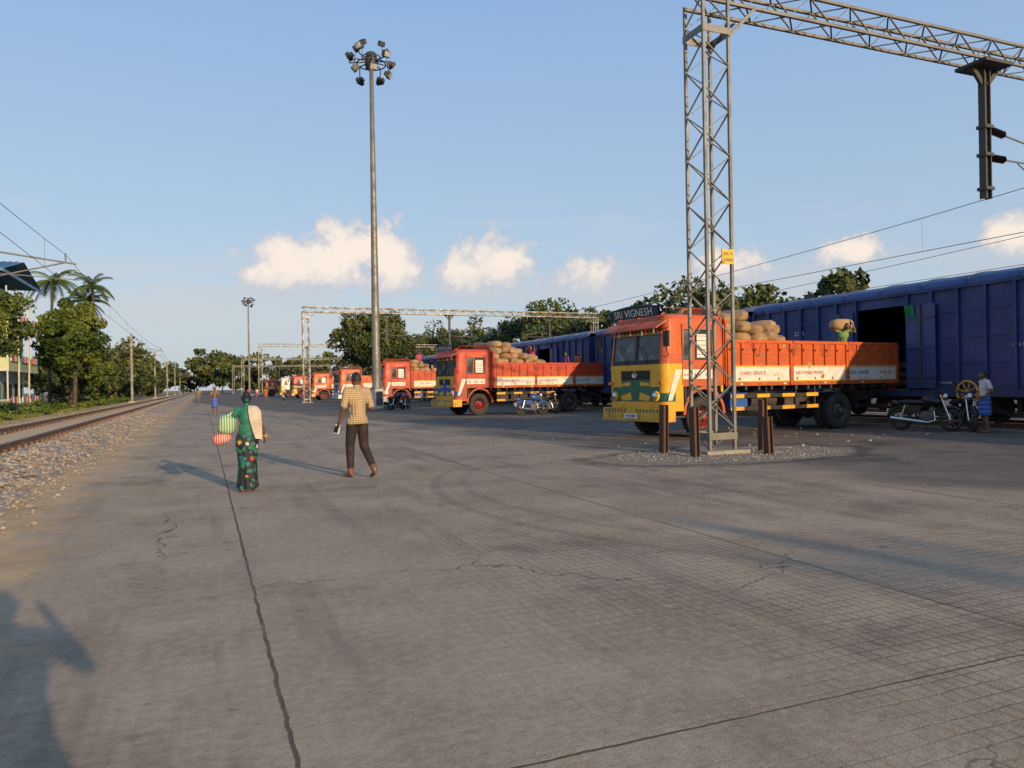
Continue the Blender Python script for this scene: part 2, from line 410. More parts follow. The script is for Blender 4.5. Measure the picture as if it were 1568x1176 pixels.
def portal(Y,x0=9.87,x1=43.4,near=False):
    mb=MB()
    for X in (x0,x1):
        lattice(mb,(X,Y,.05),(X,Y,9.4),.62,.62,.46,STEEL,.06 if near else .10,.033 if near else .06)
        mb.box((X-.55,Y-.55,0),(X+.55,Y+.55,.07),CONC)
        for z in (.35,8.7):
            for s in(-1,1):
                mb.bar((X-.345,Y+s*.345,z),(X+.345,Y+s*.345,z),.02,.14,STEEL); mb.bar((X+s*.345,Y-.345,z),(X+s*.345,Y+.345,z),.02,.14,STEEL)
    lattice(mb,(x0-.35,Y,9.58),(x1+.35,Y,9.58),.55,.5,.58,STEEL,.065 if near else .11,.035 if near else .07,axis='x')
    for s,X in ((1,x0),(-1,x1)):
        for dy in(-.33,.33): mb.bar((X+s*.3,Y+dy,8.6),(X+s*1.0,Y+dy,9.3),.06,.06,STEEL)
    for xd,xt in ((18.3,21.9),(25.3,21.9+6.3),(37.5,34)):
        mb.box((xd-.5,Y-.42,9.22),(xd+.5,Y+.42,9.30),STEELD)
        mb.bar((xd-.45,Y,9.22),(xd-.06,Y,8.8),.08,.12,STEELD); mb.bar((xd+.45,Y,9.22),(xd+.06,Y,8.8),.08,.12,STEELD)
        mb.box((xd-.11,Y-.09,5.95),(xd-.08,Y+.09,9.22),STEELD); mb.box((xd+.08,Y-.09,5.95),(xd+.11,Y+.09,9.22),STEELD); mb.box((xd-.08,Y-.012,5.97),(xd+.08,Y+.012,9.22),STEELD)
        s=1 if xt>xd else -1
        for z in (6.2,7.05,7.75): mb.box((xd-.15,Y-.13,z-.04),(xd+.15,Y+.13,z+.04),STEELD)
        for z0,ze in ((7.7,7.15),(7.0,6.95)):
            a=Vector((xd+s*.2,Y,z0)); bb=Vector((xt,Y,ze)); dd=(bb-a).normalized()
            mb.cyl(Vector((xd,Y,z0)),a,.03,.03,STEELD,6)
            for k in range(6):
                c0=a+dd*(.09*k); mb.cyl(c0,c0+dd*.045,.10,.05,INSUL,10)
            mb.cyl(a,a+dd*.55,.04,.04,INSUL,8)
            mb.cyl(a+dd*.5,bb,.022,.022,STEEL,6)
        mb.cyl((xd+s*1.2,Y,6.95),(xt,Y,5.65),.018,.018,STEEL,6)
    if near:
        mb.box((x0-.0,Y-.40,3.88),(x0+.30,Y-.375,4.18),YSIGN)
        mb.text('HC-0',.10,Matrix.Translation((x0+.15,Y-.402,4.06))@rotm('X',90),BLACK)
        mb.text('200N',.10,Matrix.Translation((x0+.15,Y-.402,3.93))@rotm('X',90),BLACK)
    return mb.obj('overhead_line_portal',(0,0,0))
YSIGN=mat('sign_yellow',(.70,.46,.03),None,4,.5,dirt=.3)
for i,Y in enumerate((13.1,80,147,214,281,-54)): portal(Y,near=(i==0))
wb=MB()
def wires(X,ys_,zm,zc,sag,r=.011):
    for a,c in zip(ys_[:-1],ys_[1:]):
        n=14
        pm=[(X,a+(c-a)*k/n,zm-sag*4*(k/n)*(1-k/n)) for k in range(n+1)]
        pc=[(X,a+(c-a)*k/n,zc) for k in range(n+1)]
        rr=r*(1+max(0,(a-60)/120))
        wb.tube(pm,rr,STEELD,4); wb.tube(pc,rr,STEELD,4)
        for k in range(1,n,2): wb.cyl(pm[k],pc[k],rr*.4,rr*.4,STEELD,4,False)
wires(21.9,[-54,13.1,80,147,214,281],6.95,5.62,.9)
wires(28.2,[-54,13.1,80,147,214,281],6.95,5.62,.9)
wires(-4.75,[-25,33,102,150,200,255,310],6.7,5.6,.6)
wb.obj('overhead_wires')
for Y in (-25,33,102,150,200,255,310):
    mb=MB(); X=-7.9
    mb.box((X-.13,Y-.09,0),(X-.10,Y+.09,8.4),STEEL); mb.box((X+.10,Y-.09,0),(X+.13,Y+.09,8.4),STEEL); mb.box((X-.1,Y-.012,0),(X+.1,Y+.012,8.4),STEEL)
    mb.box((X-.4,Y-.4,-.02),(X+.4,Y+.4,.3),CONC)
    mb.cyl((X,Y,6.75),(X+.7,Y,6.75),.07,.07,INSUL,8); mb.cyl((X+.6,Y,6.75),(-4.4,Y,6.35),.035,.035,STEEL,6)
    mb.cyl((X,Y,5.6),(X+.6,Y,5.7),.07,.07,INSUL,8); mb.cyl((X+.6,Y,5.7),(-4.75,Y,6.4),.03,.03,STEEL,6)
    mb.cyl((X+1.0,Y,5.9),(-4.3,Y,5.75),.02,.02,STEEL,6); mb.cyl((-4.75,Y,6.4),(-4.75,Y,6.75),.03,.03,STEEL,6)
    mb.obj('catenary_mast')
for (X,Y,hh,tl) in ((8.95,13.55,1.0,.03),(8.95,12.45,.98,-.02),(10.95,12.85,1.08,.02),(10.55,12.2,.75,-.04)):
    mb=MB(); M=rotm('X',math.degrees(tl))
    mb.box((-.065,-.075,-.05),(-.045,.075,hh),RUST,M); mb.box((.045,-.075,-.05),(.065,.075,hh),RUST,M); mb.box((-.045,-.02,-.05),(.045,.02,hh-.01),RUST,M)
    mb.obj('steel_bollard',(X,Y,0),rg.uniform(-.3,.3))
# ---------------------------------------------------------------- high mast lights
FLG=glassmat('floodlight_glass',(.35,.35,.3),.1)
def highmast(X,Y,seed):
    mb=MB(); q=random.Random(seed)
    mb.lathe([(.45,0),(.45,.06),(.30,.06),(.29,2.),(.24,8),(.185,15),(.125,23.2),(.0,23.25)],(0,0,0),'z',STEEL,14)
    for z in (8,15.5): mb.lathe([(.25-.006*z,z-.12),(.265-.006*z,z-.1),(.265-.006*z,z+.1),(.25-.006*z,z+.12)],(0,0,0),'z',STEEL,14)
    mb.lathe([(0,22.4),(.35,22.45),(.4,22.7),(.4,23.2),(.3,23.5),(0,23.55)],(0,0,0),'z',STEELD,12)
    n=24
    for R_,z in ((.95,22.75),(.6,23.2)):
        pts=[(R_*math.cos(2*math.pi*i/n),R_*math.sin(2*math.pi*i/n),z) for i in range(n+1)]
        mb.tube(pts,.04,STEELD,6)
    for i in range(10):
        a=2*math.pi*i/10+.2; up=(i%2==0)
        r=1.45 if up else 1.15; z=23.1+q.uniform(-.2,.35) if up else 22.3+q.uniform(-.4,.1)
        c=Vector((r*math.cos(a),r*math.sin(a),z))
        mb.bar((.35*math.cos(a),.35*math.sin(a),22.9),(c.x,c.y,22.9),.06,.06,STEELD)
        mb.bar((c.x,c.y,22.9),c,.06,.06,STEELD)
        M=rotm('Z',math.degrees(a)+q.uniform(-15,15))@rotm('Y',q.uniform(15,45))
        mb.cbox(c,(.24,.50,.40),STEELD,M); mb.cbox(c+(M@Vector((.13,0,0))),(.03,.42,.32),FLG,M)
        mb.cbox(c-(M@Vector((.2,0,0))),(.2,.25,.25),STEELD,M)
        if up:
            mb.bar((c.x*.8,c.y*.8,22.9),(c.x*.7,c.y*.7,23.7),.03,.03,STEELD)
            mb.cbox((c.x*.7,c.y*.7,23.8),(.22,.42,.3),STEELD,M)
    mb.box((-.9,-1.2,0),(.9,.9,.25),CONC)
    return mb.obj('high_mast_light',(X,Y,0))
highmast(10.6,49.6,1); highmast(10.6,196.6,2)
mb=MB(); mb.box((-.28,-.3,0),(.28,.3,1.35),WHITE); mb.box((-.32,-.34,1.35),(.32,.34,1.42),CONC); mb.box((-.22,-.315,.3),(.22,-.302,1.2),HUBG); mb.box((-.3,-.32,0),(.3,.32,.12),CONC)
mb.obj('electrical_cabinet',(10.35,48.2,0),.2,bevel=.01)
# ---------------------------------------------------------------- sacks
def sack(mb,c,s,q,mt=None,yaw=0,pitch=0):
    M=rotm('Z',yaw)@rotm('X',pitch)
    mb.sph(c,s,mt or (SACK if q.random()<.6 else SACK2),12,8,M,e=.66,jit=.04,rg=q)
# ---------------------------------------------------------------- wheels
def wheel(mb,c,r,w,side,hub):
    cx,cy,cz=c
    mb.lathe([(r*.56,-w*.42),(r*.62,-w*.5),(r*.86,-w*.5),(r*.96,-w*.42),(r,-w*.30),(r,w*.30),(r*.96,w*.42),(r*.86,w*.5),(r*.62,w*.5),(r*.56,w*.42)],c,'y',TYRE,26)
    for k in range(26):
        a=2*math.pi*k/26
        mb.bar((cx+r*1.0*math.cos(a),cy-w*.4,cz+r*1.0*math.sin(a)),(cx+r*1.0*math.cos(a+.1),cy+w*.4,cz+r*1.0*math.sin(a+.1)),.03,.03,TYRE)
    o=side*w*.42
    mb.lathe([(r*.57,o),(r*.55,o-side*.02),(r*.5,o-side*.09),(r*.42,o-side*.1),(r*.28,o-side*.02),(r*.2,o-side*.01),(r*.17,o+side*.07),(r*.1,o+side*.1),(0.001,o+side*.1)],c,'y',hub,20)
    for k in range(8):
        a=2*math.pi*k/8
        mb.cyl((cx+r*.23*math.cos(a),cy+o-side*.03,cz+r*.23*math.sin(a)),(cx+r*.23*math.cos(a),cy+o+side*.03,cz+r*.23*math.sin(a)),.018,.018,CHASSIS,6)
        mb.cyl((cx+r*.41*math.cos(a+.2),cy+o-side*.115,cz+r*.41*math.sin(a+.2)),(cx+r*.41*math.cos(a+.2),cy+o-side*.085,cz+r*.41*math.sin(a+.2)),.035,.035,DARK,8)  # dark discs painted in place of shaded rim holes
# ---------------------------------------------------------------- truck
RW=6.80; BE=9.45
def truck(loc,rz,body=ORANGE,front=GREEN,sign='SRI VIGNESH',seed=1,heap=(6,6,5,4.4,3.9,3.4,2.9),detail=True,band=WHITE,corner=YELLOW,pil=None):
    q=random.Random(seed); mb=MB()
    pil=pil or corner
    W=1.22
    sx=[2.0,1.92,1.62,1.0,.92,.6,.34]
    per=[(x,-W,'s') for x in sx]
    for k in range(1,5):
        a=math.pi/2*k/5; per.append((.24-.24*math.sin(a)+.0,-W+.22-.22*math.cos(a),'c'))
    fy=[-1.0,-.62,-.3,-.04,.04,.3,.62,1.0]
    per+= [(0,v,'f') for v in fy]
    for k in range(4,0,-1):
        a=math.pi/2*k/5; per.append((.24-.24*math.sin(a),W-.22+.22*math.cos(a),'c'))
    per+=[(x,W,'s') for x in sx[::-1]]
    lv=[(.72,0,0),(.97,0,0),(1.2,0,0),(1.36,0,0),(1.55,0,0),(1.80,0,0),(1.95,.0,0),(2.05,.012,0),(2.85,.10,.03),(2.95,.11,.035),(3.12,.13,.05),(3.22,.2,.11),(3.27,.4,.3)]
    bm=bmesh.new(); rows=[];n=len(per)
    for z,ln,ins in lv:
        row=[]
        for (x,y,k) in per:
            X=x+ln*(1-x/2.0)*1.0
            row.append(bm.verts.new((X,y*(1-ins/W),z)))
        rows.append(row)
    mats=[body,corner,front,band,BLACK,GLASS,DARK,pil]
    gl=[]
    for r in range(len(lv)-1):
        zc=(lv[r][0]+lv[r+1][0])/2
        for i in range(n-1):
            a,c=per[i],per[i+1]; xm=(a[0]+c[0])/2; ym=(a[1]+c[1])/2
            kind='s' if abs(ym)>1.215 else ('f' if xm<.001 else 'c')
            mi=0
            if kind=='s':
                if zc<1.2 and xm>.58: continue
                if zc<1.36 and .58<xm<1.9: continue
                if 2.0<zc<2.9 and .6<xm<1.62 and not(.92<xm<1.0): mi=5
                elif zc>1.95: mi=0
                elif zc>1.36: mi=0 if xm>1.62 else (3 if (1.55<zc<1.8 and xm>.6) else 7 if xm<.6 else 0)
                else: mi=7
            elif kind=='c': mi=0 if zc>1.95 else (7 if zc>1.2 or zc<.97 else 2)
            else:
                if zc<.97: mi=1
                elif zc<1.36: mi=2
                elif zc<1.55: mi=1 if abs(ym)>.62 else 2
                elif zc<1.8: mi=4 if abs(ym)<.62 else 1
                elif zc<2.05: mi=1 if zc<1.95 else 4
                elif zc<2.85: mi=4 if abs(ym)<.04 else 5
                else: mi=0
            f=bm.faces.new((rows[r][i],rows[r][i+1],rows[r+1][i+1],rows[r+1][i])); f.material_index=mi
            f.smooth=False
            if mi==5: gl.append(f)
    f=bm.faces.new(rows[-1]); f.material_index=0
    bm.normal_update(); bmesh.ops.recalc_face_normals(bm,faces=bm.faces)
    res=bmesh.ops.inset_region(bm,faces=gl,thickness=.022,depth=-.03,use_even_offset=True)
    for f in res['faces']: f.material_index=4
    bm.verts.ensure_lookup_table(); bm.verts.index_update()
    vs=[v.co.copy() for v in bm.verts]
    b0=len(mb.v); mb.v.extend([tuple(v) for v in vs])
    for f in bm.faces:
        mb.f.append(tuple(v.index+b0 for v in f.verts)); mb.m.append(mb.mi(mats[f.material_index])); mb.s.append(False)
    bm.free()
    mb.box((1.96,-1.2,1.2),(2.0,1.2,3.2),body)
    mb.box((.1,-1.15,.72),(1.95,1.15,.78),DARK)
    mb.box((.45,-.5,.78),(1.9,.5,1.3),DARK)
    FW=1.32
    for s in(-1,1):
        y=s*1.222
        for x0 in (.58,1.66): mb.box((x0-.008,y-.006,1.4),(x0+.008,y+.006,3.0),BLACK)
        mb.box((1.5,y-.03,1.86),(1.62,y+.03,1.90),CHROME)
        mb.box((.62,y-.02,.95),(.7,y+.02,1.36),BLACK)
        mb.box((.30,y-.02,.55),(.62,y+.02,.6),STEELD)
        mb.cbox((1.31,y-s*.022,2.42),(.42,.01,.62),WHITE)
        for zz in (2.2,2.32,2.44,2.56,2.68): mb.cyl((1.0,y-s*.010,zz),(1.62,y-s*.010,zz),.008,.008,CHROME,5)
        N=10
        for k in range(N):
            a0=math.pi*k/N;a1=math.pi*(k+1)/N; r0=.66;r1=.74
            vs=[]
            for a in(a0,a1):
                for r_ in(r0,r1):
                    for yy in (s*.75,s*1.235): vs.append((FW+r_*math.cos(a),yy,.62+r_*math.sin(a)))
            mb.add(vs,[(0,1,3,2),(4,6,7,5),(0,4,5,1),(2,3,7,6),(1,5,7,3),(0,2,6,4)],body)
        mb.add([(.02+.05,s*1.226,1.0),(.22,s*1.226,1.0),(.56,s*1.226,1.8),(.34,s*1.226,1.8)],[(0,1,2,3) if s<0 else (3,2,1,0)],band)
        for xx in (.75,1.1,1.45): mb.text(q.choice(('RMK','0 4 6','SVT','TVR')),.11,Matrix.Translation((xx,s*1.225,1.62))@(rotm('X',90) if s<0 else rotm('Z',180)@rotm('X',90)),REDL)
        mb.tube([(.15,s*1.2,2.9),(-.12,s*1.42,2.85),(-.12,s*1.42,2.3),(.12,s*1.22,2.15)],.012,BLACK,5)
        mb.cbox((-.12,s*1.42,2.58),(.05,.2,.4),BLACK)
        mb.lathe([(.13,.0),(.13,-.06),(.11,-.075)],(.0,s*.86,1.12),'x',corner,14); mb.lathe([(.105,-.06),(.08,-.09),(.001,-.1)],(.0,s*.86,1.12),'x',CHROME,14)
        mb.cbox((-.03,s*1.06,1.46),(.06,.14,.08),LAMP)
        mb.cbox((-.145,s*.62,.66),(.04,.16,.1),LAMP)
    vis=[(-.2,-1.12,2.86),(-.2,1.12,2.86),(.10,1.2,3.06),(.10,-1.2,3.06)]
    mb.add(vis+[(v[0],v[1],v[2]+.03) for v in vis],[(0,1,2,3),(7,6,5,4),(0,4,5,1),(1,5,6,2),(2,6,7,3),(3,7,4,0)],body)
    for k in range(9):
        yy=-.98+k*.245; mb.box((-.0,yy-.004,2.97),(-.0+.02,yy+.004,3.03),corner)
    for yy,dx in ((-.5,.35),(.35,.35)):
        mb.cyl((-.01,yy,1.98),(.03,yy+dx,2.5),.012,.01,BLACK,5)
    mb.box((.085,-1.0,2.74),(.10,1.0,2.80),corner)
    for k in range(13):
        yy=-.96+k*.16; mb.cbox((-.02,yy,2.78+.03*(k%2)),(.012,.05,.12),(REDL,WHITE,GREEN)[k%3])
    for s in(-1,1):
        mb.add([(-.006,s*.15,1.02),(-.006,s*.55,.99),(-.006,s*.66,1.1),(-.006,s*.2,1.22)],[(0,1,2,3)],corner)
        mb.add([(-.006,s*.2,1.40),(-.006,s*.6,1.38),(-.006,s*.6,1.46),(-.006,s*.2,1.5)],[(0,1,2,3)],corner)
    for k in range(5): mb.box((-.02,-.58,1.58+k*.042),(.0,.58,1.59+k*.042),CHASSIS)
    mb.lathe([(.001,-.05),(.09,-.045),(.1,-.02)],(0,0,1.68),'x',CHROME,12)
    mb.box((-.17,-1.25,.45),(-.02,1.25,.80),corner); mb.box((-.02,-1.25,.45),(.3,-1.2,.80),corner); mb.box((-.02,1.2,.45),(.3,1.25,.80),corner)
    mb.box((-.182,-.28,.52),(-.172,.28,.66),WHITE); mb.text('TN 20 3874',.085,Matrix.Translation((-.186,0,.56))@rotm('Z',-90)@rotm('X',90),BLACK)
    for k in range(7):
        yy=-1.15+k*.14; mb.add([(-.173,yy,.68),(-.173,yy+.06,.68),(-.173,yy+.11,.78),(-.173,yy+.05,.78)],[(0,3,2,1)],front)
        mb.add([(-.173,-yy,.68),(-.173,-yy-.06,.68),(-.173,-yy-.11,.78),(-.173,-yy-.05,.78)],[(0,1,2,3)],front)
    Ms=Matrix.Translation((-.02,0,3.34))@rotm('Y',-12)
    vsn=[];N=12
    for sx_ in (-.03,.03):
        for k in range(N+1):
            yy=-1.05+2.1*k/N; vsn.append(Ms@Vector((sx_,yy,-.14)))
            vsn.append(Ms@Vector((sx_,yy,.12+.09*math.cos((yy)/1.05*math.pi/2))))
    fs=[]
    o2=2*(N+1)
    for k in range(N):
        fs.append((2*k,2*k+1,2*k+3,2*k+2)); fs.append((o2+2*k,o2+2*k+2,o2+2*k+3,o2+2*k+1)); fs.append((2*k+1,o2+2*k+1,o2+2*k+3,2*k+3)); fs.append((2*k,2*k+2,o2+2*k+2,o2+2*k))
    mb.add(vsn,fs,SIGNB)
    mb.text(sign,.29,Ms@Matrix.Translation((-.034,0,-.09))@rotm('Z',-90)@rotm('X',90),WHITE)
    for yy in(-.8,0,.8): mb.bar((.1,yy,3.2),(.35,yy,3.3),.03,.03,body)
    for s in(-1,1): mb.cyl((.3,s*1.0,3.42),(1.9,s*1.0,3.42),.015,.015,body,6)
    for s in(-1,1): mb.box((.2,s*.42-.04,.82),(BE-.1,s*.42+.04,1.06),CHASSIS)
    for xx in (1.2,2.6,3.8,5.1,6.1,7.1,7.9,9.0): mb.box((xx-.06,-.38,.86),(xx+.06,.38,1.0),CHASSIS)
    r=.54
    for s in(-1,1):
        wheel(mb,(FW,s*1.03,r),r,.28,s,HUBR); wheel(mb,(RW,s*1.04,r),r,.27,s,HUBG); wheel(mb,(RW,s*.72,r),r,.27,s,HUBG)
        mb.box((RW-.75,s*.6,.74),(RW+.75,s*.48,.84),CHASSIS)
        mb.box((RW-.75,s*1.2,1.14),(RW+.75,s*.6,1.17),BLACK); mb.box((RW+.75,s*1.2,.6),(RW+.78,s*.62,1.17),BLACK)
    mb.cyl((FW,-.9,r),(FW,.9,r),.07,.07,CHASSIS,8); mb.cyl((RW,-.8,r),(RW,.8,r),.1,.1,CHASSIS,8); mb.sph((RW,0,r),.25,CHASSIS)
    mb.cyl((2.4,0,.75),(RW-.2,0,.6),.05,.05,CHASSIS,8)
    mb.box((2.35,-1.12,.72),(3.0,-.62,1.15),BLUEP if seed%2 else CHASSIS); mb.box((2.3,.62,.7),(3.3,1.12,1.15),CHASSIS)
    mb.cyl((3.2,-.85,.92),(4.2,-.85,.92),.24,.24,CHASSIS,12); mb.box((4.5,-1.1,.7),(5.1,-.6,1.1),CHASSIS)
    for zz,x0,x1 in ((.72,2.3,5.8),(1.06,2.3,5.8)):
        L_=x1-x0;nn=7
        for k in range(nn):
            mb.box((x0+L_*k/nn,-1.2,zz-.05),(x0+L_*(k+1)/nn-.001,-1.16,zz+.05),YELLOW if k%2==0 else BLACK)
    for xx in (2.5,3.7,4.9,5.7): mb.box((xx-.03,-1.16,.68),(xx+.03,-1.12,1.3),BLACK)
    mb.lathe([(.3,-.12),(.48,-.12),(.5,0),(.48,.12),(.3,.12)],(4.7,.2,.66),'z',TYRE,18)
    B0,B1=2.14,BE
    mb.box((B0,-1.2,1.34),(B1,1.2,1.42),WOOD)
    for k in range(14): mb.box((B0+.2+k*.5,-1.2,1.22),(B0+.28+k*.5,1.2,1.34),CHASSIS)
    for s in(-1,1):
        y0,y1=(s*1.2,s*1.25) if s>0 else (s*1.25,s*1.2)
        yo=s*1.25
        mb.box((B0,y0,1.34),(B1,y1,1.46),body); mb.box((B0,y0,1.46),(B1,y1,1.88),band); mb.box((B0,y0,1.88),(B1,y1,2.52),body)
        mb.box((B0,min(y0,yo+s*.03),2.52),(B1,max(y1,yo+s*.03),2.60),body)
        for zz in (1.88,1.46): mb.box((B0,min(yo,yo+s*.02),zz-.018),(B1,max(yo,yo+s*.02),zz+.018),YELLOW)
        nb=15
        for k in range(nb+1):
            xx=B0+.03+(B1-B0-.06)*k/nb; big=k%5==0; wd=.10 if big else .06
            mb.box((xx-wd/2,min(yo,yo+s*.05),1.36 if big else 1.9),(xx+wd/2,max(yo,yo+s*.05),2.52),body)
            mb.cyl((xx,yo+s*.06,2.3),(xx,yo+s*.06,2.36),.02,.02,CHASSIS,5)
            if big: mb.box((xx+.06,min(yo,yo+s*.034),1.36),(xx+.085,max(yo,yo+s*.034),2.6),DARK)  # dark strip painting the shaded gap beside each main post
        for zz in(2.06,2.22,2.38): mb.box((B0,min(yo,yo+s*.014),zz-.012),(B1,max(yo,yo+s*.014),zz+.012),body)
        Mt=lambda xx,zz:Matrix.Translation((xx,yo+s*.004,zz))@(rotm('X',90) if s<0 else rotm('Z',180)@rotm('X',90))
        for xx,tx,cc in ((3.1,'LORRY SERVICE',REDL),(5.4,'NATIONAL PERMIT',REDL),(7.5,'GOODS CARRIER',BLUEP),(8.85,'TN KL AP',REDL)):
            mb.text(tx,.14,Mt(xx,1.64),cc)
        for k in range(9):
            xx=B0+.4+k*.76; mb.add([(xx,yo+s*.003,1.5),(xx+.08,yo+s*.003,1.5),(xx+.04,yo+s*.003,1.58)],[(0,1,2) if s<0 else (2,1,0)],front)
        for k in range(8): mb.cbox((B0+.5+k*.85,yo+s*.01,1.39),(.1,.012,.04),LAMP if k%2 else WHITE)
        mb.cbox((B1+.07,s*1.0,1.15),(.05,.25,.14),REDL)
        for k in range(5):
            xx=B0+.9+k*1.4; mb.tube([(xx,yo+s*.06,2.5),(xx+.1,yo+s*.06,2.2+.1*(k%2)),(xx+.25,yo+s*.06,2.15),(xx+.38,yo+s*.06,2.5)],.01,SACK,4)
    mb.box((B0-.06,-1.25,1.34),(B0,1.25,3.05),body)
    for k in range(7): mb.box((B0-.09,-1.2+k*.39,1.4),(B0-.06,-1.14+k*.39,3.05),body)
    mb.box((B0-.1,-1.27,3.05),(B0+.02,1.27,3.14),body)
    pr=[(-1.1,3.14),(-.9,3.38),(-.4,3.54),(.4,3.54),(.9,3.38),(1.1,3.14)]
    mb.add([(B0-.05,a,c) for a,c in pr]+[(B0-.01,a,c) for a,c in pr],[(0,1,2,3,4,5),(11,10,9,8,7,6)]+[(k,k+6,k+7,k+1) for k in range(5)],body)
    mb.box((B1,-1.25,1.34),(B1+.05,1.25,1.86),band); mb.box((B1,-1.25,1.86),(B1+.05,1.25,2.56),body)
    for k in range(5): mb.box((B1+.05,-1.2+k*.58,1.34),(B1+.09,-1.12+k*.58,2.56),body)
    mb.box((B1-.25,-1.15,.55),(B1-.13,1.15,.68),CHASSIS); mb.box((B1-.35,-.5,.68),(B1-.25,-.4,1.2),CHASSIS); mb.box((B1-.35,.4,.68),(B1-.25,.5,1.2),CHASSIS)
    for k,xe in enumerate(heap):
        xx=2.44
        while xx<xe-.2:
            for yy in (-.58,.58):
                sack(mb,(xx+q.uniform(-.06,.06),yy+q.uniform(-.08,.08),1.58+k*.275+q.uniform(-.04,.04)),(.28,.63,.18),q,yaw=q.uniform(-14,14),pitch=q.uniform(-8,8))
            xx+=.5
        sack(mb,(xe,q.uniform(-.7,.3),1.56+k*.27),(.28,.62,.18),q,yaw=q.uniform(-60,60),pitch=q.uniform(-9,9))
        sack(mb,(xe+.1,q.uniform(.2,.7),1.52+k*.27),(.28,.6,.18),q,yaw=q.uniform(30,100),pitch=q.uniform(-9,9))
    return mb.obj('goods_truck',loc,rz,bevel=.008 if detail else 0)
SIGNB=mat('sign_dark_blue',(.012,.018,.035),(.02,.03,.05),4,.5)
def place(fx,fy,deg,**k):
    a=math.radians(deg); ox=fx-math.sin(a)*1.22; oy=fy+math.cos(a)*1.22
    return truck((ox,oy,0),a,**k)
place(10.95,16.45,7,seed=1,heap=(6.5,6.5,5.8,5.2,4.7,4.2,3.4,2.5))
place(11.35,35.0,9,seed=2,body=RED,front=BLUEP,sign='SRI MURUGAN',heap=(7,7,6.3,5.6,5.0,4.5,4.0,3.3),pil=RED)
place(11.6,52.0,8,seed=3,body=RED,front=WHITE,sign='AMMAN',heap=(5,5,4.5,4.2,4,3.6,3),detail=False,corner=WHITE,pil=RED)
place(12.0,72.5,6,seed=4,front=BLUEP,sign='VELAN',heap=(5,5,4),detail=False,corner=WHITE,pil=ORANGE)
place(12.2,93,5,seed=5,front=WHITE,sign='JAYAM',heap=(6,6,6,5,4),detail=False,pil=ORANGE)
place(12.0,113,5,seed=6,body=RED,front=GREEN,sign='KARTHI',heap=(4,4),detail=False)
place(12.2,133,5,seed=7,body=WHITE,front=BLUEP,sign='DURAI',heap=(4,4),detail=False)
place(11.4,156,5,seed=8,front=WHITE,sign='RAJA',heap=(4,4),detail=False)
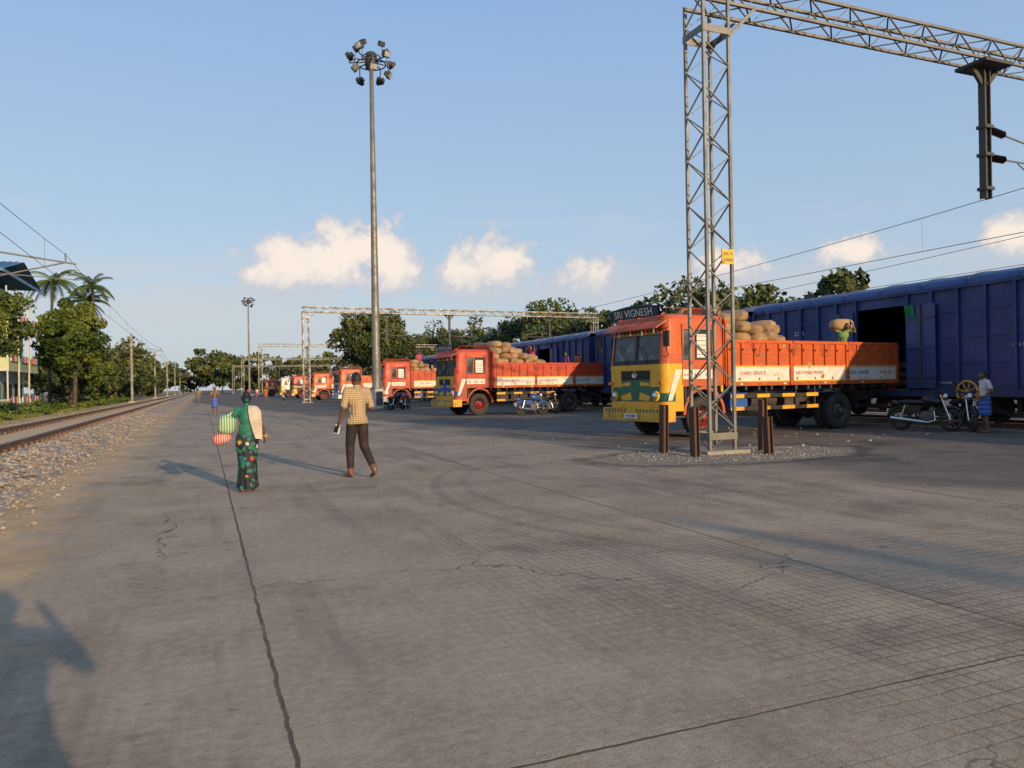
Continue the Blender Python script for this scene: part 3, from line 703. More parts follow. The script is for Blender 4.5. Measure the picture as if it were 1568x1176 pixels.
# ---------------------------------------------------------------- train
def wagon(yc,open_=True,seed=0):
    q=random.Random(seed); mb=MB(); HX=1.6; HL=6.05; z0,z1=1.12,4.12; DW=1.0
    for s in(-1,1):
        x0,x1=(s*HX-.04,s*HX) if s>0 else (s*HX,s*HX+.04)
        xo=s*HX
        for a,c in [(-HL,-DW),(DW,HL)]:
            mb.box((x0,a,z0),(x1,c,z1),WAGON)
            n=6
            for k in range(n+1):
                yy=a+(c-a)*k/n
                mb.box((min(xo,xo+s*.08),yy-.045,z0),(max(xo,xo+s*.08),yy+.045,z1-.05),WAGON)
            for zz in(1.9,2.65,3.4):
                mb.box((min(xo,xo+s*.025),a,zz-.02),(max(xo,xo+s*.025),c,zz+.02),WAGON)
        mb.box((x0,-DW,3.75),(x1,DW,z1),WAGON)
        mb.box((min(xo,xo+s*.09),-HL,z1-.06),(max(xo,xo+s*.09),HL,z1+.05),WAGON)
        mb.box((min(xo,xo+s*.09),-HL,z0-.2),(max(xo,xo+s*.09),HL,z0),WAGON)
        isopen=open_ and s<0
        if isopen:
            for e in(-1,1):
                a,c=sorted((e*(DW+.05),e*(DW*2+.02)))
                mb.box((xo-.14,a,z0+.05),(xo-.10,c,3.7),WAGOND)
                for zz in(1.5,2.4,3.3): mb.box((xo-.17,a,zz-.03),(xo-.14,c,zz+.03),WAGON)
                mb.box((xo-.18,(a+c)/2-.03,z0+.05),(xo-.14,(a+c)/2+.03,3.7),STEELD)
        else:
            for e in(-1,1):
                a,c=sorted((e*.02,e*(DW-.02)))
                mb.box((x0,a,z0+.03),(x1,c,3.72),WAGON)
                for zz in(1.5,2.4,3.3): mb.box((min(xo,xo+s*.05),a,zz-.04),(max(xo,xo+s*.05),c,zz+.04),WAGON)
                mb.box((min(xo,xo+s*.08),e*.25-.02,z0+.05),(max(xo,xo+s*.08),e*.25+.02,3.7),STEELD)
    for e in(-1,1):
        a,c=sorted((e*HL,e*(HL-.05)))
        mb.box((-HX+.04,a,z0),(HX-.04,c,z1+.2),WAGON)
        for k in range(5): mb.box((-1.4+k*.7-.04,min(e*HL,e*(HL+.06)),z0),(-1.4+k*.7+.04,max(e*HL,e*(HL+.06)),z1),WAGON)
    mb.box((-HX+.04,-HL+.05,z0-.05),(HX-.04,HL-.05,z0+.02),WOOD)
    if open_:
        for k in range(3):
            for i in range(8): sack(mb,(.6+q.uniform(-.1,.1),-3.4+i*.95,1.3+k*.3),(.6,.45,.17),q)
    N=12;pr=[]
    for k in range(N+1):
        a=math.pi*k/N; pr.append((-math.cos(a)*(HX+.1),4.14+.42*math.sin(a)**.8))
    L1=[];
    for yy in (-HL,HL): L1+=[(p[0],yy,p[1]) for p in pr]
    mb.add(L1,[(k,k+1,N+2+k,N+1+k) for k in range(N)],WAGOND,True)
    for yy in (-HL,HL): mb.add([(p[0],yy,p[1]) for p in pr],[tuple(range(N+1))],WAGON)
    for k in range(9):
        yy=-HL+.05+(2*HL-.1)*k/8
        v=[(p[0]*1.004,yy-.03,p[1]+.025) for p in pr]+[(p[0]*1.004,yy+.03,p[1]+.025) for p in pr]
        mb.add(v,[(j,j+1,N+2+j,N+1+j) for j in range(N)],WAGOND)
        v2=[(p[0],yy-.03,p[1]) for p in pr]; mb.add(v2+v[:N+1],[(j,j+1,N+2+j,N+1+j) for j in range(N)],WAGOND)
        v2=[(p[0],yy+.03,p[1]) for p in pr]; mb.add(v2+v[N+1:],[(j,N+1+j,N+2+j,j+1) for j in range(N)],WAGOND)
    mb.box((-.3,-HL-.2,.8),(.3,HL+.2,1.07),WAGFR); mb.box((-1.45,-HL,.95),(1.45,HL,1.07),WAGFR)
    for e in(-1,1):
        mb.cyl((0,e*(HL+.2),.95),(0,e*(HL+.5),.95),.12,.12,WAGFR,8)
        for f_ in(-1,1):
            yy=e*4.3+f_*1.0
            mb.cyl((-.9,yy,.62),(.9,yy,.62),.07,.07,WAGFR,8)
            for s in(-1,1):
                mb.lathe([(.001,s*.80),(.2,s*.80),(.22,s*.78),(.4,s*.79),(.46,s*.81),(.46,s*.93),(.4,s*.94),(.25,s*.9),(.001,s*.92)],(0,yy,.62),'x',WAGFR,20)
                mb.cbox((s*1.12,yy,.62),(.22,.34,.36),WAGFR)
        for s in(-1,1):
            X=s*1.12
            mb.bar((X,e*4.3-1.1,.8),(X,e*4.3-.45,.92),.14,.14,WAGFR); mb.bar((X,e*4.3+1.1,.8),(X,e*4.3+.45,.92),.14,.14,WAGFR)
            mb.bar((X,e*4.3-.95,.6),(X,e*4.3-.4,.4),.14,.12,WAGFR); mb.bar((X,e*4.3+.95,.6),(X,e*4.3+.4,.4),.14,.12,WAGFR)
            mb.bar((X,e*4.3-.45,.92),(X,e*4.3+.45,.92),.14,.14,WAGFR); mb.bar((X,e*4.3-.42,.4),(X,e*4.3+.42,.4),.14,.12,WAGFR)
            for dy in(-.2,0,.2):mb.cyl((X,e*4.3+dy,.42),(X,e*4.3+dy,.88),.07,.07,WAGFR,8)
    mb.cyl((-.6,-1.2,.65),(-.6,1.,.65),.22,.22,WAGFR,12); mb.box((-1.3,-.8,.5),(-.9,.4,.95),WAGFR)
    n=18;X=-1.72;c=(X,-3.0,1.05)
    pts=[(X,c[1]+.32*math.cos(2*math.pi*i/n),c[2]+.32*math.sin(2*math.pi*i/n)) for i in range(n+1)]
    mb.tube(pts,.028,YELLOW,6)
    for k in range(4):
        a=math.pi*k/4+.3; mb.cyl((X,c[1]+.3*math.cos(a),c[2]+.3*math.sin(a)),(X,c[1]-.3*math.cos(a),c[2]-.3*math.sin(a)),.018,.018,YELLOW,5)
    mb.cyl((X,c[1],c[2]),(-1.3,c[1],c[2]),.03,.03,WAGFR,6)
    for yy in (-5.7,5.7):
        for dy in(-.2,.2): mb.cyl((-1.72,yy+dy,.6),(-1.72,yy+dy,4.2),.015,.015,WAGFR,5)
        for k in range(9): mb.cyl((-1.72,yy-.2,.7+k*.4),(-1.72,yy+.2,.7+k*.4),.013,.013,WAGFR,5)
    Mt=lambda yy,zz:Matrix.Translation((-1.607,yy,zz))@rotm('Z',-90)@rotm('X',90)
    mb.text('S.C.R',.22,Mt(3.65,3.1),WHITE); mb.text('32 05',.2,Mt(3.65,2.8),WHITE); mb.text('BCNA',.16,Mt(4.45,2.2),WHITE); mb.text('1 2 8 7 4',.12,Mt(-4.45,2.3),WHITE); mb.text('LOAD 58.8t',.08,Mt(-2.25,1.3),WHITE)
    return mb.obj('freight_wagon',(21.9,yc,0))
for k in range(-2,5): wagon(18.1+13*k,open_=(k>-1),seed=k)
tb=MB()
tb.box((20.2,-60,0),(23.6,640,.02),BALL); rails(tb,21.9,.0,-60,640); tb.obj('siding_track')
tb=MB(); tb.box((26.5,-60,0),(30,640,.02),BALL); rails(tb,28.2,.0,-60,640); tb.obj('siding_track')
mb=MB(); CLG=mat('green_cloth',(.02,.25,.08),None,5,.8)
vs=[];
for i in range(5):
    for j in range(6): vs.append((-.05*math.sin(i*2.)+.02*j,.07*i-.14,-.1*j+.05*math.sin(i*1.7+j)))
mb.add(vs,[(i*6+j,i*6+j+1,(i+1)*6+j+1,(i+1)*6+j) for i in range(4) for j in range(5)],CLG,True)
mb.obj('hanging_cloth',(20.08,16.9,3.7))
# ---------------------------------------------------------------- people
def voxelize(mb,vox):
    o=mb.obj('tmp'); md=o.modifiers.new('r','REMESH'); md.mode='VOXEL'; md.voxel_size=vox
    sm=o.modifiers.new('s','SMOOTH'); sm.factor=.5; sm.iterations=2
    bpy.context.view_layer.update()
    me=bpy.data.meshes.new_from_object(o.evaluated_get(bpy.context.evaluated_depsgraph_get()))
    old=o.data; bpy.data.objects.remove(o); bpy.data.meshes.remove(old)
    return me
DEF=dict(pelvis=(0,0,.93),belly=(0,.01,1.08),chest=(0,0,1.25),neck=(0,-.005,1.43),head=(0,.02,1.575),
 shR=(.175,0,1.375),elR=(.225,-.03,1.10),wrR=(.235,.05,.87),haR=(.238,.075,.80),
 shL=(-.175,0,1.375),elL=(-.225,-.03,1.10),wrL=(-.235,.05,.87),haL=(-.238,.075,.80),
 hiR=(.085,0,.90),knR=(.10,.02,.50),anR=(.10,-.03,.085),toR=(.115,.12,.03),
 hiL=(-.085,0,.90),knL=(-.10,.02,.50),anL=(-.10,-.03,.085),toL=(-.115,.12,.03))
def person(name,loc,head,H,pose,fit,mats,vox=.013,skirt=None,extra=None,fem=False,bun=False,slim=1.):
    k=H/1.70
    J={a:Vector(b)*k for a,b in {**DEF,**pose}.items()}
    mb=MB(); D=DARK; g=k*slim
    P_=J['pelvis'];C=J['chest'];B_=J['belly'];N_=J['neck'];Hd=J['head']
    mb.sph(P_,(.155*g,.115*g,.12*k),D,16,12); mb.sph(B_,((.115 if fem else .135)*g,.095*g,.15*k),D,16,12); mb.sph(C,((.145 if fem else .165)*g,.11*g,.17*k),D,16,12)
    mb.cyl(P_,C,(.10 if fem else .12)*g,(.115 if fem else .13)*g,D,14)
    mb.cyl(J['shL'],J['shR'],.058*g,.058*g,D,12); mb.cyl(C+Vector((0,0,.05)),N_,.10*g,.05*k,D,12)
    hd=(Hd-N_); mb.cyl(N_,N_+hd*.8,.052*k,.05*k,D,12)
    mb.sph(Hd,(.077*k,.095*k,.115*k),D,18,14); mb.sph(Hd+Vector((0,.045,-.065))*k,(.05*k,.045*k,.05*k),D)
    mb.sph(Hd+Vector((0,.10,-.02))*k,(.014*k,.02*k,.025*k),D,8,6)
    for s in(-1,1): mb.sph(Hd+Vector((s*.08,-.0,-.015))*k,(.012*k,.022*k,.032*k),D,8,6)
    segs=[]
    for S in 'RL':
        def limb(a,b,r0,r1):
            mb.sph(J[a],r0,D,12,8); mb.cyl(J[a],J[b],r0,r1,D,12); mb.sph(J[b],r1,D,12,8)
        lz=fit.get('loose')
        limb('sh'+S,'el'+S,.058*g*(1.12 if lz else 1),.042*g*(1.2 if lz else 1)); limb('el'+S,'wr'+S,.041*g,.027*g)
        wr,ha=J['wr'+S],J['ha'+S]; dd=(ha-wr).normalized()
        sd_=Vector((0,1,0)); sd_=(sd_-dd*sd_.dot(dd)).normalized(); pn=dd.cross(sd_).normalized()
        for q in(-.025,-.008,.008,.025): mb.cyl(wr+sd_*q*.6*k,ha+dd*.02*k+sd_*q*k,.016*k,.014*k,D,8)
        for i,q in enumerate((-.03,-.01,.01,.028)):
            Lf=(.06,.075,.08,.068)[i]*k; a0=ha+dd*.02*k+sd_*q*k; sgn=1 if S=='L' else -1
            a1=a0+dd*Lf*.5+pn*sgn*.008*k; a2=a1+dd*Lf*.45+pn*sgn*.03*k
            mb.cyl(a0,a1,.0105*k,.0095*k,D,7); mb.cyl(a1,a2,.0095*k,.008*k,D,7); mb.sph(a2,.008*k,D,6,4)
        a0=wr+dd*.02*k+sd_*.02*k; a1=a0+dd*.03*k+sd_*.03*k; a2=a1+dd*.035*k+sd_*.005*k
        mb.cyl(a0,a1,.013*k,.0115*k,D,7); mb.cyl(a1,a2,.0115*k,.009*k,D,7)
        tf=1.25 if fit.get('trousers') else 1
        limb('hi'+S,'kn'+S,.092*g,.058*g*tf); limb('kn'+S,'an'+S,.057*g*tf,(.038*g*(1.35 if fit.get('trousers') else 1)))
        an,to=J['an'+S],J['to'+S]
        mb.cyl(an,an+Vector((0,0,-.035)),.036*k,.04*k,D,10); f=(to-an); f.z=0; f=f.normalized() if f.length>0 else Vector((0,1,0))
        heel=an-f*.035*k; heel.z=an.z-.05*k
        mb.sph(heel,(.034*k,.036*k,.035*k),D); mb.cyl(heel,to,.033*k,.03*k,D,10); mb.sph(to,(.045*k,.045*k,.024*k),D,10,6)
        segs+=[('uarm',J['sh'+S],J['el'+S],.06),('farm',J['el'+S],J['wr'+S],.04),('hand',wr,ha+dd*.1*k,.04),
               ('thigh',J['hi'+S],J['kn'+S],.09),('shin',J['kn'+S],J['an'+S],.06),('foot',heel,to,.06)]
    segs+=[('torso',P_,C,.15),('torso',C,N_-Vector((0,0,.05*k)),.13),('torso',J['shL'],J['shR'],.05),('neck',N_,N_+hd*.55,.05),('head',Hd-Vector((0,0,.04)),Hd+Vector((0,0,.05)),.1)]
    if skirt:
        n=40;vs=[];
        for (z,rx,ry,cx,cy,fo) in skirt:
            for i in range(n):
                a=2*math.pi*i/n; f=1+fo*math.sin(a*7+z*3)+fo*.6*math.sin(a*11+1)
                vs.append((k*(cx+rx*math.cos(a)*f),k*(cy+ry*math.sin(a)*f),z*k))
        ns=len(skirt); fs=[(r*n+i,(r+1)*n+i,(r+1)*n+(i+1)%n,r*n+(i+1)%n) for r in range(ns-1) for i in range(n)]
        fs+=[tuple(range(n)),tuple(range((ns-1)*n,ns*n))[::-1]]
        mb.add(vs,fs,D)
        ztop=skirt[0][0]*k; zbot=skirt[-1][0]*k
    if bun: mb.sph(Hd+Vector((0,-.11,-.03))*k,(.055*k,.045*k,.05*k),D)
    me=voxelize(mb,vox)
    n=len(me.polygons); cen=np.zeros(n*3); me.polygons.foreach_get('center',cen); cen=cen.reshape(-1,3)
    best=np.full(n,1e9); bi=np.zeros(n,int); bt=np.zeros(n)
    for i,(nm,a,b,r) in enumerate(segs):
        a=np.array(a);b=np.array(b);ab=b-a; tt=np.clip(((cen-a)@ab)/max(1e-9,ab@ab),0,1)
        dist=np.linalg.norm(cen-(a+tt[:,None]*ab),axis=1)/(r*k)
        mk=dist<best; best[mk]=dist[mk]; bi[mk]=i; bt[mk]=tt[mk]
    me.materials.clear()
    names=['skin','hair','top','bottom']+[x for x in mats if x not in('skin','hair','top','bottom')]
    ML={'skin':SKIN,'hair':HAIR,**mats}
    for x in names: me.materials.append(ML.get(x,SKIN))
    idx=[]
    waist=fit.get('waist',.98)*k
    for i in range(n):
        nm=segs[bi[i]][0]; tt=bt[i]; p=cen[i]; r='skin'
        if nm=='torso': r='top' if p[2]>waist else 'bottom'
        elif nm=='uarm': r='top' if tt<fit.get('sleeve',1.) else 'skin'
        elif nm=='farm': r='top' if tt<fit.get('fsleeve',0.) else 'skin'
        elif nm=='thigh': r='bottom' if tt<fit.get('leg',1.)*2 else 'skin'
        elif nm=='shin': r='bottom' if tt<fit.get('leg',1.)*2-1 else 'skin'
        elif nm=='head':
            q=(Vector(p)-Hd)/k
            if q.z>.055 and q.y<.085 or (q.y<.01+.6*max(0,q.z) and q.z>-.045) : r='hair'
            if abs(q.x)>.078 and q.y>-.02 and q.z<.03: r='skin'
            if bun and q.y<-.03: r='hair'
        if nm=='thigh' and p[2]>waist: r='top'
        if nm in('thigh','torso') and fit.get('untuck') and p[2]>fit['untuck']*k: r='top'
        if r=='top' and fit.get('bare'): r='skin'
        if skirt and nm in('thigh','shin','torso','foot') and zbot-.01<=p[2]<=ztop+.005: r='bottom'
        idx.append(names.index(r))
    me.polygons.foreach_set('material_index',idx); me.polygons.foreach_set('use_smooth',[True]*n); me.update()
    me.name=name
    o=bpy.data.objects.new(name,me); sc.collection.objects.link(o); o.location=loc; o.rotation_euler=(0,0,math.radians(head))
    eb=MB()
    for s in(-1,1):
        eb.sph(Hd+Vector((s*.03,.083,.005))*k,(.013*k,.008*k,.008*k),WHITE,8,6); eb.sph(Hd+Vector((s*.03,.089,.005))*k,.006*k,HAIR,6,4)
        eb.sph(Hd+Vector((s*.03,.088,.025))*k,(.02*k,.006*k,.004*k),HAIR,8,4)
    eb.sph(Hd+Vector((0,.09,-.068))*k,(.024*k,.008*k,.007*k),HUBR,8,4)
    if extra: extra(eb,J,k)
    eb.obj('face_and_carried_things',parent=o)
    return o
def patt(name,stops,scale):
    m,t,b=newmat(name); co=t.new('ShaderNodeTexCoord').outputs['Object']
    vo=t.new('ShaderNodeTexVoronoi'); t.l.new(co,vo.inputs['Vector']); vo.inputs['Scale'].default_value=scale
    r=t.new('ShaderNodeValToRGB'); r.color_ramp.interpolation='CONSTANT'; el=r.color_ramp.elements
    el[0].position=0; el[0].color=(*stops[0][1],1); el[1].position=stops[1][0]; el[1].color=(*stops[1][1],1)
    for p,c in stops[2:]:
        e=el.new(p); e.color=(*c,1)
    t.l.new(t.sep(vo.outputs['Color'])[0],r.inputs[0])
    zz=t.sep(co)[2]
    dk=t.m('MAXIMUM',t.mr(vo.outputs['Distance'],.40,.52),t.m('MULTIPLY',t.mr(zz,.22,.36,1.,0.),t.mr(t.noise(co,14,3),.45,.52,1,.0)))
    big=t.mr(t.noise(co,5.5,3,.6),.49,.54)
    c=t.mix(big,r.outputs[0],(.012,.15,.095))
    c=t.mix(t.m('MULTIPLY',dk,t.mr(zz,.7,.95,1.,.1)),c,(.012,.012,.018))
    t.l.new(c,b.inputs['Base Color']); b.inputs['Roughness'].default_value=.7
    t.l.new(t.bump(t.noise(co,11,4,.6),.5,.03),b.inputs['Normal'])
    return m
SARI=patt('sari_print',[(0,(.012,.16,.11)),(.30,(.012,.012,.02)),(.52,(.02,.20,.14)),(.66,(.62,.36,.02)),(.76,(.50,.04,.025)),(.88,(.02,.11,.14)),(.93,(.6,.5,.4))],13)
SARIT=mat('sari_green',(.012,.17,.10),(.008,.10,.065),7,.7,bump=.4,bscale=14)
TOWEL=mat('white_towel',(.56,.48,.36),(.42,.36,.26),6,.9)
def stripes(name,c1,c2,pitch,ax=0):
    m,t,b=newmat(name); co=t.new('ShaderNodeTexCoord').outputs['Object']; s=t.sep(co)[ax]
    f=t.mr(t.m('FRACT',t.m('DIVIDE',s,pitch)),.45,.55,smooth=True)
    t.l.new(t.mix(f,c1,c2),b.inputs['Base Color']); b.inputs['Roughness'].default_value=.7; return m
BAGG=stripes('striped_bag_green',(.10,.26,.10),(.46,.50,.34),.035,0)
BAGR=stripes('striped_bag_red',(.45,.06,.05),(.6,.38,.32),.03,0)
def checks(name,c1,c2,pitch,wd):
    m,t,b=newmat(name); co=t.new('ShaderNodeTexCoord').outputs['Object']; x,y,z=t.sep(co)
    def ln(v): return t.mr(t.m('ABSOLUTE',t.m('SUBTRACT',t.m('FRACT',t.m('DIVIDE',v,pitch)),.5)),wd,wd+.08,1.,0.)
    f=t.m('ADD',t.m('MULTIPLY',ln(x),.5),t.m('MULTIPLY',ln(z),.5),clamp=True)
    c=t.mix(f,c1,c2); t.l.new(c,b.inputs['Base Color']); b.inputs['Roughness'].default_value=.8
    t.l.new(t.bump(t.noise(co,9,4,.6),.8,.05),b.inputs['Normal']); return m
SHIRT=checks('checked_shirt',(.50,.36,.20),(.13,.07,.035),.034,.11)
TROUS=mat('dark_trousers',(.035,.018,.014),(.02,.012,.01),8,.8,bump=.6,bscale=9)
def wx(eb,J,k):
    eb.sph((-.27,.04,.965),(.13,.13,.14),BAGG,18,12,rotm('Y',10),e=.72,jit=.04,rg=R)
    eb.sph((-.34,.06,.77),(.135,.10,.085),BAGR,16,10,rotm('Y',-14),e=.75,jit=.04,rg=R)
    eb.cyl((-.27,.0,1.08),(-.16,0,1.17),.03,.012,BAGG,8)
    path=[(.02,.105,1.10),(.0,.10,1.18),(.0,.03,1.235),(.0,-.05,1.235),(.0,-.108,1.17),(.005,-.128,1.06),(.02,-.13,.95),(.035,-.14,.85),(.05,-.15,.76)]
    wd=[.06,.07,.08,.085,.09,.085,.075,.065,.05]
    vs=[];nx=8
    for (px,py,pz),w_ in zip(path,wd):
        for i in range(nx+1):
            u=i/nx-.5; X=.105+px+u*2*w_; vs.append((X,py+.010*math.sin(u*19+pz*6)-(.05*max(0,u)**1.2 if py>0 else -.05*max(0,u)**1.2),pz-.28*max(0,u)**2*(1 if abs(py)<.11 else .3)))
    n1=nx+1
    fs=[(j*n1+i,j*n1+i+1,(j+1)*n1+i+1,(j+1)*n1+i) for j in range(len(path)-1) for i in range(nx)]
    eb.add(vs,fs,TOWEL,True)
    eb.sph((.255,.10,.775),(.035,.05,.05),YELLOW,10,8)
    for s in(-1,1):
        j=J['wrR' if s>0 else 'wrL']; eb.lathe([(.028,-.008),(.031,0),(.028,.008)],j,'z',YELLOW,12)
person('woman_in_sari',(.58,11.58,0),0,1.46,dict(shR=(.155,0,1.365),shL=(-.155,0,1.365),elL=(-.27,.0,1.14),wrL=(-.30,.17,1.20),haL=(-.26,.21,1.24),elR=(.235,-.06,1.12),wrR=(.285,.06,.92),haR=(.295,.10,.86),head=(-.0,.03,1.575),
   knR=(.09,.06,.5),anR=(.10,.10,.085),toR=(.11,.25,.03),anL=(-.09,-.08,.085),toL=(-.10,.07,.03)),
   dict(waist=.9,sleeve=.6),dict(top=SARIT,bottom=SARI),vox=.011,fem=True,bun=True,slim=.94,
   skirt=[(1.12,.118,.10,0,0,0.0),(1.02,.14,.115,0,0,.0),(.90,.185,.145,0,0,.006),(.78,.185,.15,0,0,.012),(.5,.15,.14,0,.01,.03),(.25,.155,.155,.0,.02,.05),(.06,.175,.185,0,.02,.06)],extra=wx)
def mx(eb,J,k):
    h=J['haL']; M=rotm('Y',15)@rotm('Z',20)
    eb.cbox(h+Vector((-.015,.02,-.05)),(.02,.10,.15),WHITE,M); eb.cbox(h+Vector((-.03,.02,-.05)),(.008,.08,.11),DARK,M)
    eb.lathe([(.066*k,0),(.075*k,.018),(.062*k,.045)],J['neck']+Vector((0,.0,-.015)),'z',SHIRT,14)
person('man_in_checked_shirt',(2.33,12.43,0),16,1.74,dict(knL=(-.085,.10,.52),anL=(-.08,.10,.09),toL=(-.10,.26,.03),knR=(.11,.0,.50),anR=(.14,-.28,.15),toR=(.16,-.16,.035),
   elL=(-.27,-.08,1.12),wrL=(-.29,.04,.90),haL=(-.29,.075,.83),elR=(.24,-.02,1.12),wrR=(.17,.20,1.02),haR=(.12,.26,1.02),pelvis=(0,-.02,.93)),
   dict(waist=.88,sleeve=1.,fsleeve=.15,loose=1,trousers=1,leg=.93,untuck=.86),dict(top=SHIRT,bottom=TROUS),vox=.011,slim=1.04,extra=mx)
KH=mat('khaki_cloth',(.2,.16,.1),None,6,.8); BLS=mat('blue_shirt',(.05,.12,.3),None,6,.8); LUNG=stripes('blue_lungi',(.02,.06,.25),(.06,.14,.4),.12,2)
LGREEN=mat('light_green_shirt',(.22,.36,.10),None,6,.8); WSH=mat('white_shirt',(.6,.58,.52),None,6,.8); PINK=mat('pink_cloth',(.50,.06,.12),None,6,.8); ORC=mat('orange_cloth',(.6,.14,.04),None,6,.8)
PURP=mat('purple_shirt',(.12,.05,.14),None,6,.8); GREYC=mat('grey_cloth',(.12,.12,.13),None,6,.8)
person('photographer',(.24,-.62,0),-8,1.74,dict(elR=(.30,.16,1.2),wrR=(.12,.36,1.40),haR=(.08,.40,1.44),elL=(-.30,.16,1.2),wrL=(-.12,.36,1.40),haL=(-.08,.40,1.44)),dict(waist=.95,sleeve=1.,trousers=1,leg=.97),dict(top=BLS,bottom=KH),vox=.02,slim=1.15)
person('shadow_bystander',(-.30,-1.2,0),5,1.70,dict(elL=(-.34,.05,1.2),wrL=(-.16,.10,1.02),haL=(-.10,.12,1.0)),dict(waist=.95,sleeve=1.,trousers=1,leg=.97),dict(top=WSH,bottom=GREYC),vox=.02,slim=1.1)  # unseen person added behind the camera to widen the foreground shadow
lung=[(1.0,.15,.12,0,0,0.),(.9,.18,.14,0,0,.02),(.7,.18,.15,0,0,.03),(.48,.19,.16,0,0,.04)]
walk=dict(knL=(-.09,.14,.51),anL=(-.09,.18,.09),toL=(-.10,.33,.04),knR=(.10,-.02,.50),anR=(.10,-.25,.13),toR=(.11,-.13,.04),elR=(.26,-.1,1.12),wrR=(.27,.04,.9),haR=(.27,.08,.83))
def turban(c):
    def f(eb,J,k): eb.sph(J['head']+Vector((0,0,.07)),(.11,.12,.07),c,12,8,e=.85)
    return f
person('walking_worker',(.62,47,0),5,1.68,walk,dict(bare=1,waist=.98,leg=.5),dict(top=SKIN,bottom=LUNG),vox=.02,skirt=lung,extra=turban(ORC))
person('walking_worker',(-.4,74.5,0),185,1.66,walk,dict(waist=.98,leg=.9,sleeve=.6),dict(top=KH,bottom=GREYC),vox=.025)
person('walking_worker',(5.5,105,0),20,1.66,walk,dict(waist=.98,leg=.9,sleeve=.6),dict(top=PINK,bottom=GREYC),vox=.03)
person('walking_worker',(8.2,112,0),180,1.66,walk,dict(waist=.98,leg=.9,sleeve=.6),dict(top=ORC,bottom=ORC),vox=.03)
person('walking_worker',(7.9,126,0),180,1.66,walk,dict(waist=.98,leg=.9,sleeve=.6),dict(top=WSH,bottom=PINK),vox=.03)
person('standing_worker',(19.1,13.8,0),60,1.66,dict(elL=(-.30,-.05,1.14),wrL=(-.20,.10,.98),haL=(-.14,.12,.97),head=(0,.04,1.57)),dict(waist=.95,leg=.5,sleeve=.8,loose=1),dict(top=WSH,bottom=LUNG),vox=.014,skirt=lung,slim=1.05)
def sk(eb,J,k):
    q=random.Random(5); sack(eb,J['head']+Vector((.10,-.22,.06)),(.40,.22,.18),q,SACK,yaw=25,pitch=10)
bend=dict(belly=(0,.06,1.08),chest=(0,.15,1.22),neck=(0,.24,1.36),head=(-.06,.33,1.47),shR=(.175,.2,1.34),shL=(-.175,.2,1.34),elR=(.30,.26,1.38),wrR=(.24,.14,1.56),haR=(.2,.10,1.60),elL=(-.30,.30,1.30),wrL=(-.26,.30,1.52),haL=(-.22,.26,1.58))
person('loading_worker',(18.45,17.95,1.66),150,1.66,bend,dict(waist=.95,leg=.5,sleeve=.7),dict(top=LGREEN,bottom=GREYC),vox=.015,skirt=lung,extra=sk)
person('loading_worker',(16.2,36.6,2.0),120,1.62,bend,dict(waist=.9,leg=.9,sleeve=.6),dict(top=PINK,bottom=GREYC),vox=.02,extra=None)
person('loading_worker',(18.6,37.6,1.6),100,1.66,{},dict(waist=.9,leg=.9,sleeve=.8,loose=1),dict(top=PURP,bottom=GREYC),vox=.02)
person('loading_worker',(19.2,37.3,1.6),200,1.66,{},dict(waist=.9,leg=.9,sleeve=.8,loose=1),dict(top=ORC,bottom=GREYC),vox=.02)
person('loading_worker',(14.6,53.6,2.4),200,1.66,{},dict(waist=.9,leg=.9,sleeve=.8,loose=1),dict(top=PINK,bottom=GREYC),vox=.025)
